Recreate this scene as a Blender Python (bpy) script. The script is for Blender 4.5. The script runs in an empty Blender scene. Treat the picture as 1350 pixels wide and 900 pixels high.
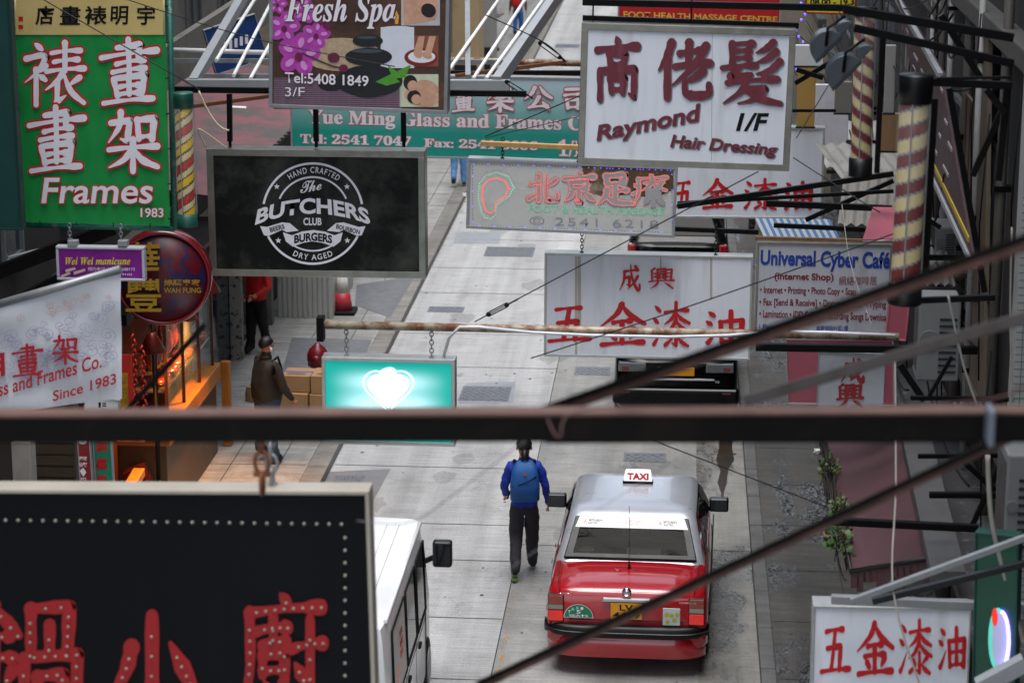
import bpy, bmesh, math, random
from mathutils import Vector, Matrix
R=math.radians; C=bpy.context.scene.collection; random.seed(7)
# ---------------------------------------------------------------- camera, sky, sun, exposure
F=3187.5; PITCH=math.atan(785/F); YAW=math.atan(235/math.hypot(F,785)); H=9.5
cd=bpy.data.cameras.new('camera'); cam=bpy.data.objects.new('camera',cd); C.objects.link(cam)
cam.location=(0,0,H); cam.rotation_euler=(R(90)-PITCH,0,YAW)
cd.sensor_width=36; cd.lens=85; cd.clip_end=2000; cd.clip_start=.05
cd.dof.use_dof=True; cd.dof.focus_distance=26; cd.dof.aperture_fstop=3.0
bpy.context.scene.camera=cam
w=bpy.data.worlds.new('World'); bpy.context.scene.world=w; w.use_nodes=True
nt=w.node_tree; bg=nt.nodes['Background']; sk=nt.nodes.new('ShaderNodeTexSky'); sk.sky_type='NISHITA'
sk.sun_disc=False; sk.sun_elevation=R(80); sk.sun_rotation=R(185); sk.dust_density=2; sk.air_density=1; sk.ozone_density=1.5
hs=nt.nodes.new('ShaderNodeHueSaturation'); hs.inputs['Saturation'].default_value=.5
nt.links.new(sk.outputs[0],hs.inputs['Color']); nt.links.new(hs.outputs[0],bg.inputs[0]); bg.inputs[1].default_value=.13
sd=bpy.data.lights.new('sun','SUN'); sd.energy=1.4; sd.angle=R(40); sd.color=(1,.98,.95)
so=bpy.data.objects.new('sun',sd); C.objects.link(so)
so.rotation_euler=Vector((math.sin(R(185))*math.cos(R(80)),math.cos(R(185))*math.cos(R(80)),math.sin(R(80)))).to_track_quat('Z','Y').to_euler()
vs=bpy.context.scene.view_settings; vs.view_transform='Standard'; vs.look='None'; vs.exposure=1.22; vs.gamma=1; vs.use_curve_mapping=False
bpy.context.scene.cycles.use_denoising=True
# ---------------------------------------------------------------- geometry of the view: pixel -> point in the street
cp,sp=math.cos(PITCH),math.sin(PITCH); cy,sy=math.cos(YAW),math.sin(YAW)
fw=Vector((-sy*cp,cy*cp,-sp)); rt=Vector((cy,sy,0)); up=Vector((-sy*sp,cy*sp,cp)); EYE=Vector((0,0,H))
def ray(x,y): return fw+rt*((x-675)/F)+up*((450-y)/F)
def G(x,y,z=0.0):
    d=ray(x,y); return EYE+d*((z-H)/d.z)
def A(x,y,Y):
    d=ray(x,y); return EYE+d*(Y/d.y)
def AX(x,y,X):
    d=ray(x,y); return EYE+d*(X/d.x)
# ---------------------------------------------------------------- materials
def lin(c):
    if isinstance(c,str):
        v=[int(c[i:i+2],16)/255 for i in (1,3,5)]
        return tuple(a/12.92 if a<=.04045 else ((a+.055)/1.055)**2.4 for a in v)
    return c
MC={}
def M(name,col='#808080',rough=.5,metal=0,var=.12,scale=5,bump=0,streak=0,dirt=None,damt=.5,dscale=2,dlo=.52,dhi=.7,emit=0,ecol=None,trans=0,coat=0,alpha=1,bscale=40,spec=.5):
    if name in MC: return MC[name]
    m=bpy.data.materials.new(name); m.use_nodes=True; t=m.node_tree; N=t.nodes; K=t.links
    b=N['Principled BSDF']; c=lin(col)
    tc=N.new('ShaderNodeTexCoord'); mp=N.new('ShaderNodeMapping'); K.new(tc.outputs['Object'],mp.inputs[0])
    if streak: mp.inputs['Scale'].default_value=(1,1,streak)
    n=N.new('ShaderNodeTexNoise'); n.inputs['Scale'].default_value=scale; n.inputs['Detail'].default_value=6; n.inputs['Roughness'].default_value=.65
    K.new(mp.outputs[0],n.inputs['Vector'])
    rp=N.new('ShaderNodeValToRGB'); rp.color_ramp.elements[0].position=.3; rp.color_ramp.elements[1].position=.7
    rp.color_ramp.elements[0].color=(*[max(0,a*(1-var)) for a in c],1); rp.color_ramp.elements[1].color=(*[min(1,a*(1+var)) for a in c],1)
    K.new(n.outputs['Fac'],rp.inputs[0]); out=rp.outputs[0]
    if dirt:
        d=lin(dirt); n2=N.new('ShaderNodeTexNoise'); n2.inputs['Scale'].default_value=dscale; n2.inputs['Detail'].default_value=8; n2.inputs['Roughness'].default_value=.7
        K.new(mp.outputs[0],n2.inputs['Vector'])
        r2=N.new('ShaderNodeMapRange'); r2.inputs[1].default_value=dlo; r2.inputs[2].default_value=dhi; r2.inputs[4].default_value=damt
        K.new(n2.outputs['Fac'],r2.inputs[0]); mx=N.new('ShaderNodeMix'); mx.data_type='RGBA'
        K.new(r2.outputs[0],mx.inputs[0]); K.new(out,mx.inputs[6]); mx.inputs[7].default_value=(*d,1); out=mx.outputs[2]
    K.new(out,b.inputs['Base Color']); b.inputs['Roughness'].default_value=rough; b.inputs['Metallic'].default_value=metal
    if rough>.1:
        r3=N.new('ShaderNodeMapRange'); r3.inputs[3].default_value=max(0,rough-.1); r3.inputs[4].default_value=min(1,rough+.1); K.new(n.outputs['Fac'],r3.inputs[0]); K.new(r3.outputs[0],b.inputs['Roughness'])
    if bump:
        n3=N.new('ShaderNodeTexNoise'); n3.inputs['Scale'].default_value=bscale; n3.inputs['Detail'].default_value=5; K.new(mp.outputs[0],n3.inputs['Vector'])
        bp=N.new('ShaderNodeBump'); bp.inputs['Strength'].default_value=bump; bp.inputs['Distance'].default_value=.01
        K.new(n3.outputs['Fac'],bp.inputs['Height']); K.new(bp.outputs[0],b.inputs['Normal'])
    if emit: b.inputs['Emission Color'].default_value=(*lin(ecol or col),1); b.inputs['Emission Strength'].default_value=emit
    if trans: b.inputs['Transmission Weight'].default_value=trans
    if coat: b.inputs['Coat Weight'].default_value=coat; b.inputs['Coat Roughness'].default_value=.04
    b.inputs['Alpha'].default_value=alpha; b.inputs['Specular IOR Level'].default_value=spec
    MC[name]=m; return m
steel=M('brushed_steel','#9a9890',.32,.85,.15,6,dirt='#4a4238',damt=.35,bump=.05)
alu=M('aluminium_frame','#b9bbb9',.4,.6,.08,5,dirt='#6b665c',damt=.4)
blk=M('black_steel','#060607',.5,.0,.25,8,dirt='#15110e',damt=.5,spec=.15)
dgrey=M('dark_grey_metal','#26282a',.5,.2,.15,6,spec=.3)
rust=M('rusty_pipe','#a89d8a',.6,.3,.15,10,dirt='#6a3a1c',damt=.9,dscale=7,dlo=.42,dhi=.58,bump=.2)
rustdark=M('rusty_dark_beam','#090706',.6,.0,.3,4,dirt='#1f1410',damt=.6,dscale=3,spec=.12)
zinc=M('galvanised_steel','#8f9294',.45,.5,.12,5,dirt='#6d675d',damt=.4)
lgrey=M('pale_grey_paint','#93979a',.5,.1,.08,4,dirt='#6e6a60',damt=.5)
white=M('white_paint','#dfe0df',.45,0,.05,3,dirt='#9a958a',damt=.35)
sheet=M('white_sign_sheet','#dfe4ec',.45,0,.05,3,streak=.08,dirt='#a3a29c',damt=.35,dscale=5)
red=M('red_letter','#c00f18',.5,0,.08)
wht=M('white_letter','#e6e4ea',.5,0,.05)
blkl=M('black_letter','#101010',.6,0,.1,spec=.2)
glassd=M('dark_glass','#0a0c0e',.06,0,.1)
rubber=M('black_rubber','#0b0b0c',.6,0,.2,spec=.25)
chrome=M('chrome','#d8d8d8',.12,1,.03)
wood=M('orange_wood','#a86a24',.45,0,.3,6,streak=.2)
# ---------------------------------------------------------------- mesh helpers
class B:
    def __init__(s): s.bm=bmesh.new()
    def box(s,x0,x1,y0,y1,z0,z1,mi=0):
        v=[s.bm.verts.new(p) for p in ((x0,y0,z0),(x1,y0,z0),(x1,y1,z0),(x0,y1,z0),(x0,y0,z1),(x1,y0,z1),(x1,y1,z1),(x0,y1,z1))]
        for f in ((0,3,2,1),(4,5,6,7),(0,1,5,4),(1,2,6,5),(2,3,7,6),(3,0,4,7)): s.bm.faces.new([v[i] for i in f]).material_index=mi
        return s
    def bar(s,p,q,a,b=None,mi=0,upv=(0,0,1)):   # rectangular bar
        p,q=Vector(p),Vector(q); b=b or a; d=(q-p).normalized(); u=Vector(upv)
        if abs(d.dot(u))>.98: u=Vector((0,1,0))
        x=d.cross(u).normalized()*a/2; z=x.cross(d).normalized()*b/2
        v=[s.bm.verts.new(c+i*x+j*z) for c in (p,q) for i,j in ((-1,-1),(1,-1),(1,1),(-1,1))]
        for f in ((3,2,1,0),(4,5,6,7),(0,1,5,4),(1,2,6,5),(2,3,7,6),(3,0,4,7)): s.bm.faces.new([v[i] for i in f]).material_index=mi
        return s
    def tube(s,pts,r,n=8,mi=0,cap=True):
        pts=[Vector(p) for p in pts]; rings=[]; k=len(pts); rr=r if isinstance(r,(list,tuple)) else [r]*k; u=None
        for i,p in enumerate(pts):
            d=(pts[min(i+1,k-1)]-pts[max(i-1,0)]).normalized()
            if u is None: u=d.orthogonal().normalized()
            u=(u-d*u.dot(d)); u=u.normalized() if u.length>1e-6 else d.orthogonal().normalized()
            v=d.cross(u)
            rings.append([s.bm.verts.new(p+(u*math.cos(6.28319*j/n)+v*math.sin(6.28319*j/n))*rr[i]) for j in range(n)])
        for a,b in zip(rings,rings[1:]):
            for j in range(n):
                f=s.bm.faces.new((a[j],a[(j+1)%n],b[(j+1)%n],b[j])); f.smooth=True; f.material_index=mi
        if cap:
            s.bm.faces.new(rings[0][::-1]).material_index=mi; s.bm.faces.new(rings[-1]).material_index=mi
        return s
    def poly(s,pts,mi=0):
        f=s.bm.faces.new([s.bm.verts.new(p) for p in pts]); f.material_index=mi; return s
    def slab(s,pts,off,mi=0):   # polygon with thickness vector off
        a=[s.bm.verts.new(p) for p in pts]; b=[s.bm.verts.new(Vector(p)+Vector(off)) for p in pts]; n=len(a)
        s.bm.faces.new(a).material_index=mi; s.bm.faces.new(b[::-1]).material_index=mi
        for i in range(n): s.bm.faces.new((a[(i+1)%n],a[i],b[i],b[(i+1)%n])).material_index=mi
        return s
    def loft(s,rings,cap=True,smooth=True,mi=0):
        rs=[[s.bm.verts.new(p) for p in r] for r in rings]; n=len(rs[0])
        for a,b in zip(rs,rs[1:]):
            for j in range(n):
                f=s.bm.faces.new((a[j],a[(j+1)%n],b[(j+1)%n],b[j])); f.smooth=smooth; f.material_index=mi
        if cap: s.bm.faces.new(rs[0][::-1]).material_index=mi; s.bm.faces.new(rs[-1]).material_index=mi
        return s
    def lathe(s,prof,c=(0,0,0),n=20,mi=0,axis='z'):
        c=Vector(c); rings=[]
        for r,h in prof:
            ring=[]
            for j in range(n):
                a=6.28319*j/n; x,y=r*math.cos(a),r*math.sin(a)
                ring.append(c+Vector({'z':(x,y,h),'y':(x,h,y),'x':(h,x,y)}[axis]))
            rings.append(ring)
        return s.loft(rings,mi=mi)
    def ball(s,c,rx,ry=None,rz=None,n=12,mi=0):
        ry=ry or rx; rz=rz or rx
        g=bmesh.ops.create_uvsphere(s.bm,u_segments=n,v_segments=max(6,n//2+2),radius=1,matrix=Matrix.Translation(c)@Matrix.Diagonal((rx,ry,rz,1)))
        for v in g['verts']:
            for f in v.link_faces: f.smooth=True; f.material_index=mi
        return s
    def disc(s,c,r,n=8,mi=0):   # facing -y
        return s.poly([(c[0]+r*math.cos(6.28319*j/n),c[1],c[2]+r*math.sin(6.28319*j/n)) for j in range(n)],mi)
    def torus(s,c,r,t,axis,stretch=1.6,n=10):
        c=Vector(c); pts=[]
        for j in range(n+1):
            a=6.28319*j/n; x,z=r*math.cos(a),r*stretch*math.sin(a)
            pts.append(c+Vector((x,0,z) if axis=='x' else (0,x,z)))
        return s.tube(pts,t,5,cap=False)
    def out(s,name,mat,parent=None,bev=0,seg=2,ang=40,sharp=None,norm=True):
        me=bpy.data.meshes.new(name)
        if norm: bmesh.ops.recalc_face_normals(s.bm,faces=s.bm.faces[:])
        s.bm.to_mesh(me); s.bm.free()
        for m in (mat if isinstance(mat,(list,tuple)) else [mat]): me.materials.append(m)
        o=bpy.data.objects.new(name,me); C.objects.link(o)
        if parent: o.parent=parent
        if bev:
            b=o.modifiers.new('bevel','BEVEL'); b.width=bev; b.segments=seg; b.limit_method='ANGLE'; b.angle_limit=R(ang)
        if sharp is not None:
            for p in me.polygons: p.use_smooth=True
            me.set_sharp_from_angle(angle=R(sharp))
        return o
USED={}
def tag(o,label,cat,group=None,kind=None):
    if label: o['label']=label
    if cat: o['category']=cat
    if group: o['group']=group
    if kind: o['kind']=kind
    return o
def thing(name,label,cat,loc=(0,0,0),rz=0,group=None,rot=None):
    o=bpy.data.objects.new(name,None); C.objects.link(o); o.empty_display_size=.1; o.location=loc; o.rotation_euler=rot or (0,0,rz)
    return tag(o,label,cat,group)
def struct(name,b,mat,**k):
    o=b.out(name,mat,**k); o['kind']='structure'; return o
def dup(root,loc,rz=None,label=None):
    r=root.copy(); C.objects.link(r); r.location=loc
    if rz is not None: r.rotation_euler=(0,0,rz)
    if label: r['label']=label
    for ch in list(root.children):
        c=ch.copy(); C.objects.link(c); c.parent=r
        for g in list(ch.children):
            d=g.copy(); C.objects.link(d); d.parent=c
    return r
def bow(p,q,sag,n=14):
    p,q=Vector(p),Vector(q); return [p.lerp(q,i/n)-Vector((0,0,sag*4*(i/n)*(1-i/n))) for i in range(n+1)]
# ---------------------------------------------------------------- signs hung over the street
class Sg:
    def __init__(s,name,label,cat,tl,tr,bl,Y,group=None,yaw=0):
        n=Vector((math.sin(yaw),-math.cos(yaw),0)); c0=A((tl[0]+tr[0])/2,(tl[1]+bl[1])/2,Y)
        s.n=n; s.c0=c0
        tl,tr,bl=s.pl(*tl),s.pl(*tr),s.pl(*bl); s.ex=(tr-tl).normalized(); s.ez=n.cross(s.ex)*-1
        if s.ez.z<0: s.ez=-s.ez
        s.w=(tr-tl).length; s.h=(tl-bl).dot(s.ez); s.o=(tl+tr)/2-s.ez*s.h
        m=Matrix((s.ex,-n,s.ez)).transposed()
        s.r=thing(name,label,cat,s.o,group=group,rot=m.to_euler())
    def pl(s,x,y):
        d=ray(x,y); return EYE+d*((s.c0-EYE).dot(s.n)/d.dot(s.n))
    def L(s,x,y,dy=0):
        p=s.pl(x,y)-s.o; return Vector((p.dot(s.ex),dy,p.dot(s.ez)))
    def inv(s,p):   # world point -> local
        p=Vector(p)-s.o; return Vector((p.dot(s.ex),p.dot(-s.n),p.dot(s.ez)))
    def px(s,k): return k*(s.pl(700,400)-s.pl(699,400)).length*1.0
    def lightbox(s,fwid,depth,fm,face,bev=.004,proud=.015):
        f,w,h=fwid,s.w,s.h
        b=B(); b.box(-w/2,w/2,-proud,depth,h-f,h).box(-w/2,w/2,-proud,depth,0,f).box(-w/2,-w/2+f,-proud+.001,depth-.001,f,h-f).box(w/2-f,w/2,-proud+.001,depth-.001,f,h-f)
        s.frame=b.out('frame',fm,s.r,bev=bev)
        s.face=B().box(-w/2+f-.002,w/2-f+.002,0,depth-.01,f-.002,h-f+.002).out('face',face,s.r)
        return s
    def chain(s,px,z0,z1,mat=None,y=.05,r=.016):
        x=s.L(px,400).x; b=B(); z=z0; k=0
        while z<z1:
            b.torus((x,y,z+r*1.6),r,r*.32,'x' if k%2 else 'y'); z+=r*2.3; k+=1
        b.box(x-.02,x+.02,y-.02,y+.02,z0-.012,z0+.012)
        return b.out('chain',mat or dgrey,s.r)
    def rects(s,lst,mat,name,y=-.003):
        b=B()
        for x0,y0,x1,y1 in lst: b.poly([s.L(x0,y0,y),s.L(x0,y1,y),s.L(x1,y1,y),s.L(x1,y0,y)])
        return b.out(name,mat,s.r,norm=False)
    def polys(s,lst,mat,name,y=-.004,dy=.0006):
        b=B()
        for i,p in enumerate(lst): b.poly([s.L(a[0],a[1],y-i*dy) for a in p])
        return b.out(name,mat,s.r)
    def line(s,pts,wd,mat,name,y=-.004,b=None):
        bb=b or B(); pts=[Vector(p) for p in pts]; e=[]
        for i,p in enumerate(pts):
            d=(pts[min(i+1,len(pts)-1)]-pts[max(i-1,0)]).normalized(); nn=Vector((-d.y,d.x))*wd/2
            e.append((s.L(*(p+nn),y),s.L(*(p-nn),y)))
        for (a,c),(d,f) in zip(e,e[1:]): bb.poly([a,c,f,d])
        return bb if b else bb.out(name,mat,s.r)
# ---------------------------------------------------------------- type
_tc=bpy.data.curves.new('type','FONT'); _to=bpy.data.objects.new('type',_tc)
def glyphs(t,off=0,shear=0,space=1,ext=0):
    _tc.body=t; _tc.offset=off; _tc.shear=shear; _tc.space_character=space; _tc.resolution_u=4; _tc.extrude=ext
    return bpy.data.meshes.new_from_object(_to)
def txt(sg,t,box,mat,off=0,shear=0,y=-.004,name='lettering',space=1,outline=None,quad=None,warp=None,ext=0,shift=(0,0)):
    me=glyphs(t,off,shear,space,ext); xs=[v.co.x for v in me.vertices]; ys=[v.co.y for v in me.vertices]
    x0,x1,y0,y1=min(xs),max(xs),min(ys),max(ys)
    if quad: q=quad
    elif box: q=((box[0],box[1]),(box[2],box[1]),(box[2],box[3]),(box[0],box[3]))
    def fit(me,y):
        if not warp: tl,tr,br,bl=[sg.L(a[0]+shift[0],a[1]+shift[1]) for a in q]
        for v in me.vertices:
            u=(v.co.x-x0)/(x1-x0); k=(v.co.y-y0)/(y1-y0); z=v.co.z
            if warp: a=warp(u,k); p=sg.L(a[0],a[1])
            else: p=bl.lerp(br,u).lerp(tl.lerp(tr,u),k)
            v.co=(p.x,y-z,p.z)
        me.materials.clear()
    if outline:
        m2=glyphs(t,off+outline[1],shear,space,ext); fit(m2,y+.0015); m2.materials.append(outline[0])
        o=bpy.data.objects.new(name+'_outline',m2); C.objects.link(o); o.parent=sg.r
    fit(me,y); me.materials.append(mat); o=bpy.data.objects.new(name,me); C.objects.link(o); o.parent=sg.r
    return o
# brush characters: strokes on a 100 x 100 field; h across, v down, z turning, p left-falling, n right-falling, d dot, t rising, g hooked
GL={
'五':'h20,12 75,7|V50,10 44,50 37,88|z24,46 68,41 63,88|h4,93 97,87',
'金':'p50,3 38,26 4,54|n50,5 68,28 98,47|h32,45 68,41|h24,63 76,59|v50,43 50,90|d26,68 36,82|p76,65 66,82|h7,95 94,89',
'漆':'d9,10 22,22|d4,36 16,46|t6,92 13,82 25,58|h34,24 92,19|v62,3 62,46|p60,26 50,38 32,50|n64,26 76,38 96,47|p61,42 48,60 30,70|n63,43 77,57 98,66|g62,60 62,94 52,90|d40,70 49,78|t34,94 54,80|p86,66 70,79|n68,80 78,89 92,96',
'油':'d10,8 23,20|d4,34 16,44|t8,94 14,84 28,56|v38,36 41,93|z38,36 90,31 87,93|v63,6 63,88|h41,62 86,59|h41,91 86,88',
'成':'h28,27 86,21|p28,27 25,60 6,95|g28,50 51,47 48,78 38,73|n55,3 61,48 82,90 93,92 94,74|p86,44 70,66 42,90|d70,5 83,14',
'興':'p24,8 10,18|v12,18 14,60|h14,33 29,31|h14,46 29,45|z72,14 90,12 87,60|h72,30 87,29|h72,45 87,44|v35,12 35,60|z35,12 66,10 66,60|h43,23 58,22|v43,33 43,50|z43,33 58,32 58,50|h43,49 58,48|h2,66 98,60|p36,70 26,83 6,96|d62,70 78,81 95,96',
'畫':'z28,11 68,6 66,26|h0,27 99,15|h27,37 76,30|h20,50 78,43|v48,-2 50,54|v22,61 29,87|z22,60 77,54 72,84|h33,73 68,70|v49,59 50,84|h31,85 70,82|h4,99 92,91',
'架':'g8,20 44,16 39,50 27,46|p27,3 24,26 4,52|v58,15 61,46|z58,15 90,12 86,46|h61,44 86,42|h4,64 96,58|v50,47 50,99|p48,62 33,80 5,93|n52,62 67,80 97,92',
'裱':'d19,3 30,12|p5,27 35,22 24,46 3,64|v21,44 21,99|d26,52 36,60|p37,38 27,48|h46,18 93,14|h50,32 89,28|h38,47 99,42|v68,2 68,46|p66,46 55,62 36,76|v56,62 55,94|t54,95 70,84|p92,56 75,68|n66,50 78,78 99,96',
'高':'d48,1 54,13|h6,22 94,16|v33,28 36,48|z33,28 67,26 64,48|h36,46 64,45|v13,55 13,99|g13,55 87,52 86,96 75,91|v35,67 38,88|z35,67 65,65 62,88|h38,86 62,85',
'佬':'p27,3 18,29 3,52|v19,32 19,99|h42,22 80,18|v59,3 58,43|h33,45 97,39|p90,8 68,44 28,78|p84,53 70,64 52,72|n52,58 51,86 62,95 93,93 95,76',
'髮':'v20,3 20,44|h20,5 52,3|h20,16 47,15|h20,28 47,26|h4,42 57,38|n34,42 17,56 50,53|p86,1 74,11 58,18|p90,16 76,27 58,34|p96,32 80,46 58,52|h12,66 92,60|p44,54 35,78 5,99|p42,78 72,75 55,92 28,99|n44,80 62,91 97,99|d66,51 76,58',
'北':'v36,5 36,96|h10,37 36,32|t4,88 36,70|p92,22 76,36 62,44|n62,5 62,84 71,93 95,91 97,70',
'京':'d47,1 55,13|h5,23 95,17|v26,35 29,58|z26,35 75,32 71,58|h29,57 71,55|g50,57 50,97 39,90|p30,66 22,79 6,91|d68,66 93,89',
'足':'v26,9 29,38|z26,9 75,6 71,38|h29,37 71,35|v50,37 50,90|h50,60 82,56|p29,52 24,76 3,99|n25,74 50,93 99,98',
'療':'d49,1 57,11|h15,17 97,12|p17,17 17,62 3,99|d4,32 14,41|t1,64 16,54|h34,29 87,26|p58,18 50,37 25,54|n60,28 72,43 96,52|d40,36 46,43|p80,34 72,43|v44,53 44,73|z44,53 74,51 74,73|h44,63 74,62|h44,73 74,72|v59,74 59,99|p46,78 31,94|d70,78 88,92',
'鍋':'p24,3 1,36|n24,5 46,29|h12,33 38,30|h7,51 41,48|v24,32 24,88|d7,60 15,73|p41,58 34,71|t2,95 47,84|v57,6 57,46|z57,6 92,4 90,46|v74,20 74,44|v51,48 51,99|g51,48 99,45 98,95 90,92|v63,64 63,85|z63,64 86,62 86,85|h63,83 86,81',
'小':'g50,2 50,97 37,86|p28,32 21,56 4,80|d70,28 95,72',
'廚':'d50,0 60,9|h13,15 97,10|p15,15 15,62 1,99|h24,29 59,26|v42,18 42,38|h28,40 57,37|v30,47 30,62|z30,47 55,45 55,62|h30,61 55,60|d32,68 37,79|p55,66 48,79|t22,89 61,80|h62,43 99,38|g84,20 84,97 73,90|d67,54 77,67',
'公':'p40,7 27,36 3,58|n58,4 74,32 98,52|p54,48 40,75 20,92|h20,92 82,85|d66,68 88,98',
'司':'g14,9 90,6 87,95 72,88|h9,33 63,29|v18,53 21,86|z18,53 60,50 57,86|h21,84 57,82',
}
PR={'h':(.85,.55,.95),'v':(1.1,.9,1),'V':(1,.9,1),'z':(.85,1.15,1.05),'p':(1.1,.95,.2),'n':(.45,1.15,.75),'d':(.3,1.15,.8),'t':(1.1,.8,.15),'g':(.9,1.1,.35)}
def strokes(ch,wd):
    out=[]
    for s in GL[ch].split('|'):
        pts=[tuple(map(float,a.split(','))) for a in s[1:].split()]; pr=PR[s[0]]; k=len(pts); pp=[]
        if s[0] in 'zgh':
            if s[0]!='h':
                pp=[]
                for (a,b) in zip(pts,pts[1:]):
                    for i in range(5): pp.append((a[0]+(b[0]-a[0])*i/5,a[1]+(b[1]-a[1])*i/5))
                pp.append(pts[-1])
            else:
                a,b=pts; pp=[(a[0]+(b[0]-a[0])*i/8,a[1]+(b[1]-a[1])*i/8-1.4*math.sin(math.pi*i/8)) for i in range(9)]
        else:
            P=[pts[0]]+pts+[pts[-1]]
            for i in range(1,k):
                p0,p1,p2,p3=P[i-1],P[i],P[i+1],P[i+2]
                for j in range(6):
                    t=j/6; pp.append(tuple(.5*((2*p1[c])+(p2[c]-p0[c])*t+(2*p0[c]-5*p1[c]+4*p2[c]-p3[c])*t*t+(3*p1[c]-p0[c]-3*p2[c]+p3[c])*t**3) for c in (0,1)))
            pp.append(pts[-1])
        n=len(pp); ws=[]
        for i in range(n):
            t=i/(n-1); q=pr[0]+(pr[1]-pr[0])*t*2 if t<.5 else pr[1]+(pr[2]-pr[1])*(t-.5)*2
            ws.append(wd*q/2*(1+.08*math.sin(i*1.7+len(out))))
        if s[0]=='h': ws[-2]*=1.3; ws[-1]*=1.15
        out.append((pp,ws))
    return out
def outline(pp,ws,grow=0):
    L_,R_=[],[]; n=len(pp)
    for i,(x,y) in enumerate(pp):
        a,b=pp[max(i-1,0)],pp[min(i+1,n-1)]; dx,dy=b[0]-a[0],b[1]-a[1]; d=math.hypot(dx,dy) or 1; r=ws[i]+grow
        L_.append((x-dy/d*r,y+dx/d*r)); R_.append((x+dy/d*r,y-dx/d*r))
    return L_,R_
def cap(p,q,r,n=5):
    a=math.atan2(p[1]-q[1],p[0]-q[0]); return [(p[0]+r*math.cos(a-1.5708+3.14159*i/n),p[1]+r*math.sin(a-1.5708+3.14159*i/n)) for i in range(n+1)]
def n_t(pp):   # does the stroke turn a sharp corner?
    for a,c,d in zip(pp,pp[1:],pp[2:]):
        if abs((math.atan2(d[1]-c[1],d[0]-c[0])-math.atan2(c[1]-a[1],c[0]-a[0])+math.pi)%(2*math.pi)-math.pi)>.5: return True
    return False
def brush(sg,items,mat,wd=13,grow=0,y=-.004,name='character',shift=(0,0),slant=0):
    k=0
    for ch,(x0,y0,x1,y1) in items:
        b=B()
        def T(p,yy):
            px=x0+(x1-x0)*(p[0]-slant*(p[1]-50))/100+shift[0]; py=y0+(y1-y0)*p[1]/100+shift[1]; return sg.L(px,py,yy)
        for pp,ws in strokes(ch,wd*min(1,(8/len(GL[ch].split('|')))**.5)):
            yy=y-k*.0003; k+=1; l,r=outline(pp,ws,grow)
            if n_t(pp):
                nl=[]
                for i in range(len(pp)-1):
                    dx,dy=pp[i+1][0]-pp[i][0],pp[i+1][1]-pp[i][1]; dd=math.hypot(dx,dy) or 1; a_,b_=ws[i]+grow,ws[i+1]+grow
                    y3=yy-(i%9)*.00002; b.poly([T((pp[i][0]-dy/dd*a_,pp[i][1]+dx/dd*a_),y3),T((pp[i][0]+dy/dd*a_,pp[i][1]-dx/dd*a_),y3),T((pp[i+1][0]+dy/dd*b_,pp[i+1][1]-dx/dd*b_),y3),T((pp[i+1][0]-dy/dd*b_,pp[i+1][1]+dx/dd*b_),y3)])
            else:
              for i in range(len(pp)-1): y3=yy-(i%9)*.00002; b.poly([T(l[i],y3),T(r[i],y3),T(r[i+1],y3),T(l[i+1],y3)])
            for m_,e in enumerate((cap(pp[0],pp[1],ws[0]+grow),cap(pp[-1],pp[-2],ws[-1]+grow))): b.poly([T(q,yy-.00018-m_*.00002) for q in e])
            if len(pp)>9 or True:
                for i in range(1,len(pp)-1):   # fill corners of turning strokes
                    a,c,d=pp[i-1],pp[i],pp[i+1]; t=abs((math.atan2(d[1]-c[1],d[0]-c[0])-math.atan2(c[1]-a[1],c[0]-a[0])+math.pi)%(2*math.pi)-math.pi)
                    if t>.5: b.poly([T((c[0]+(ws[i]+grow)*math.cos(j*.785),c[1]+(ws[i]+grow)*math.sin(j*.785)),yy-.00022-(i%3)*.00002) for j in range(10)])
        o=b.out(name,mat,sg.r)
    return o
def led_pts(ch,box,wd,step):
    ss=strokes(ch,wd*min(1,(8/len(GL[ch].split('|')))**.5)); pts=[]; x0,y0,x1,y1=box
    for i,(pp,ws) in enumerate(ss):
        l,r=outline(pp,ws); ring=cap(pp[0],pp[1],ws[0])[::-1]
        path=l+cap(pp[-1],pp[-2],ws[-1],3)[::-1]+r[::-1]+cap(pp[0],pp[1],ws[0],3)[::-1]; acc=0; last=path[0]
        for q in path[1:]:
            d=math.hypot(q[0]-last[0],q[1]-last[1]); 
            while acc+d>=step:
                f=(step-acc)/d; last=(last[0]+(q[0]-last[0])*f,last[1]+(q[1]-last[1])*f); d=math.hypot(q[0]-last[0],q[1]-last[1]); acc=0
                ok=True
                for j,(p2,w2) in enumerate(ss):
                    if j!=i and any(math.hypot(last[0]-a[0],last[1]-a[1])<b_*1.0 for a,b_ in zip(p2,w2)): ok=False;break
                if ok: pts.append((x0+(x1-x0)*last[0]/100,y0+(y1-y0)*last[1]/100))
            acc+=d; last=q
    return pts
def dots(sg,pts,r,mat,name,y=-.008,dome=False):
    b=B()
    for p in pts:
        c=sg.L(p[0],p[1],y)
        if dome: b.lathe([(r,y+.004-y),(r*.9,-.002),(r*.5,-.007),(.001,-.009)],c,8,axis='y')
        else: b.disc(c,r,6)
    return b.out(name,mat,sg.r)
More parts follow.
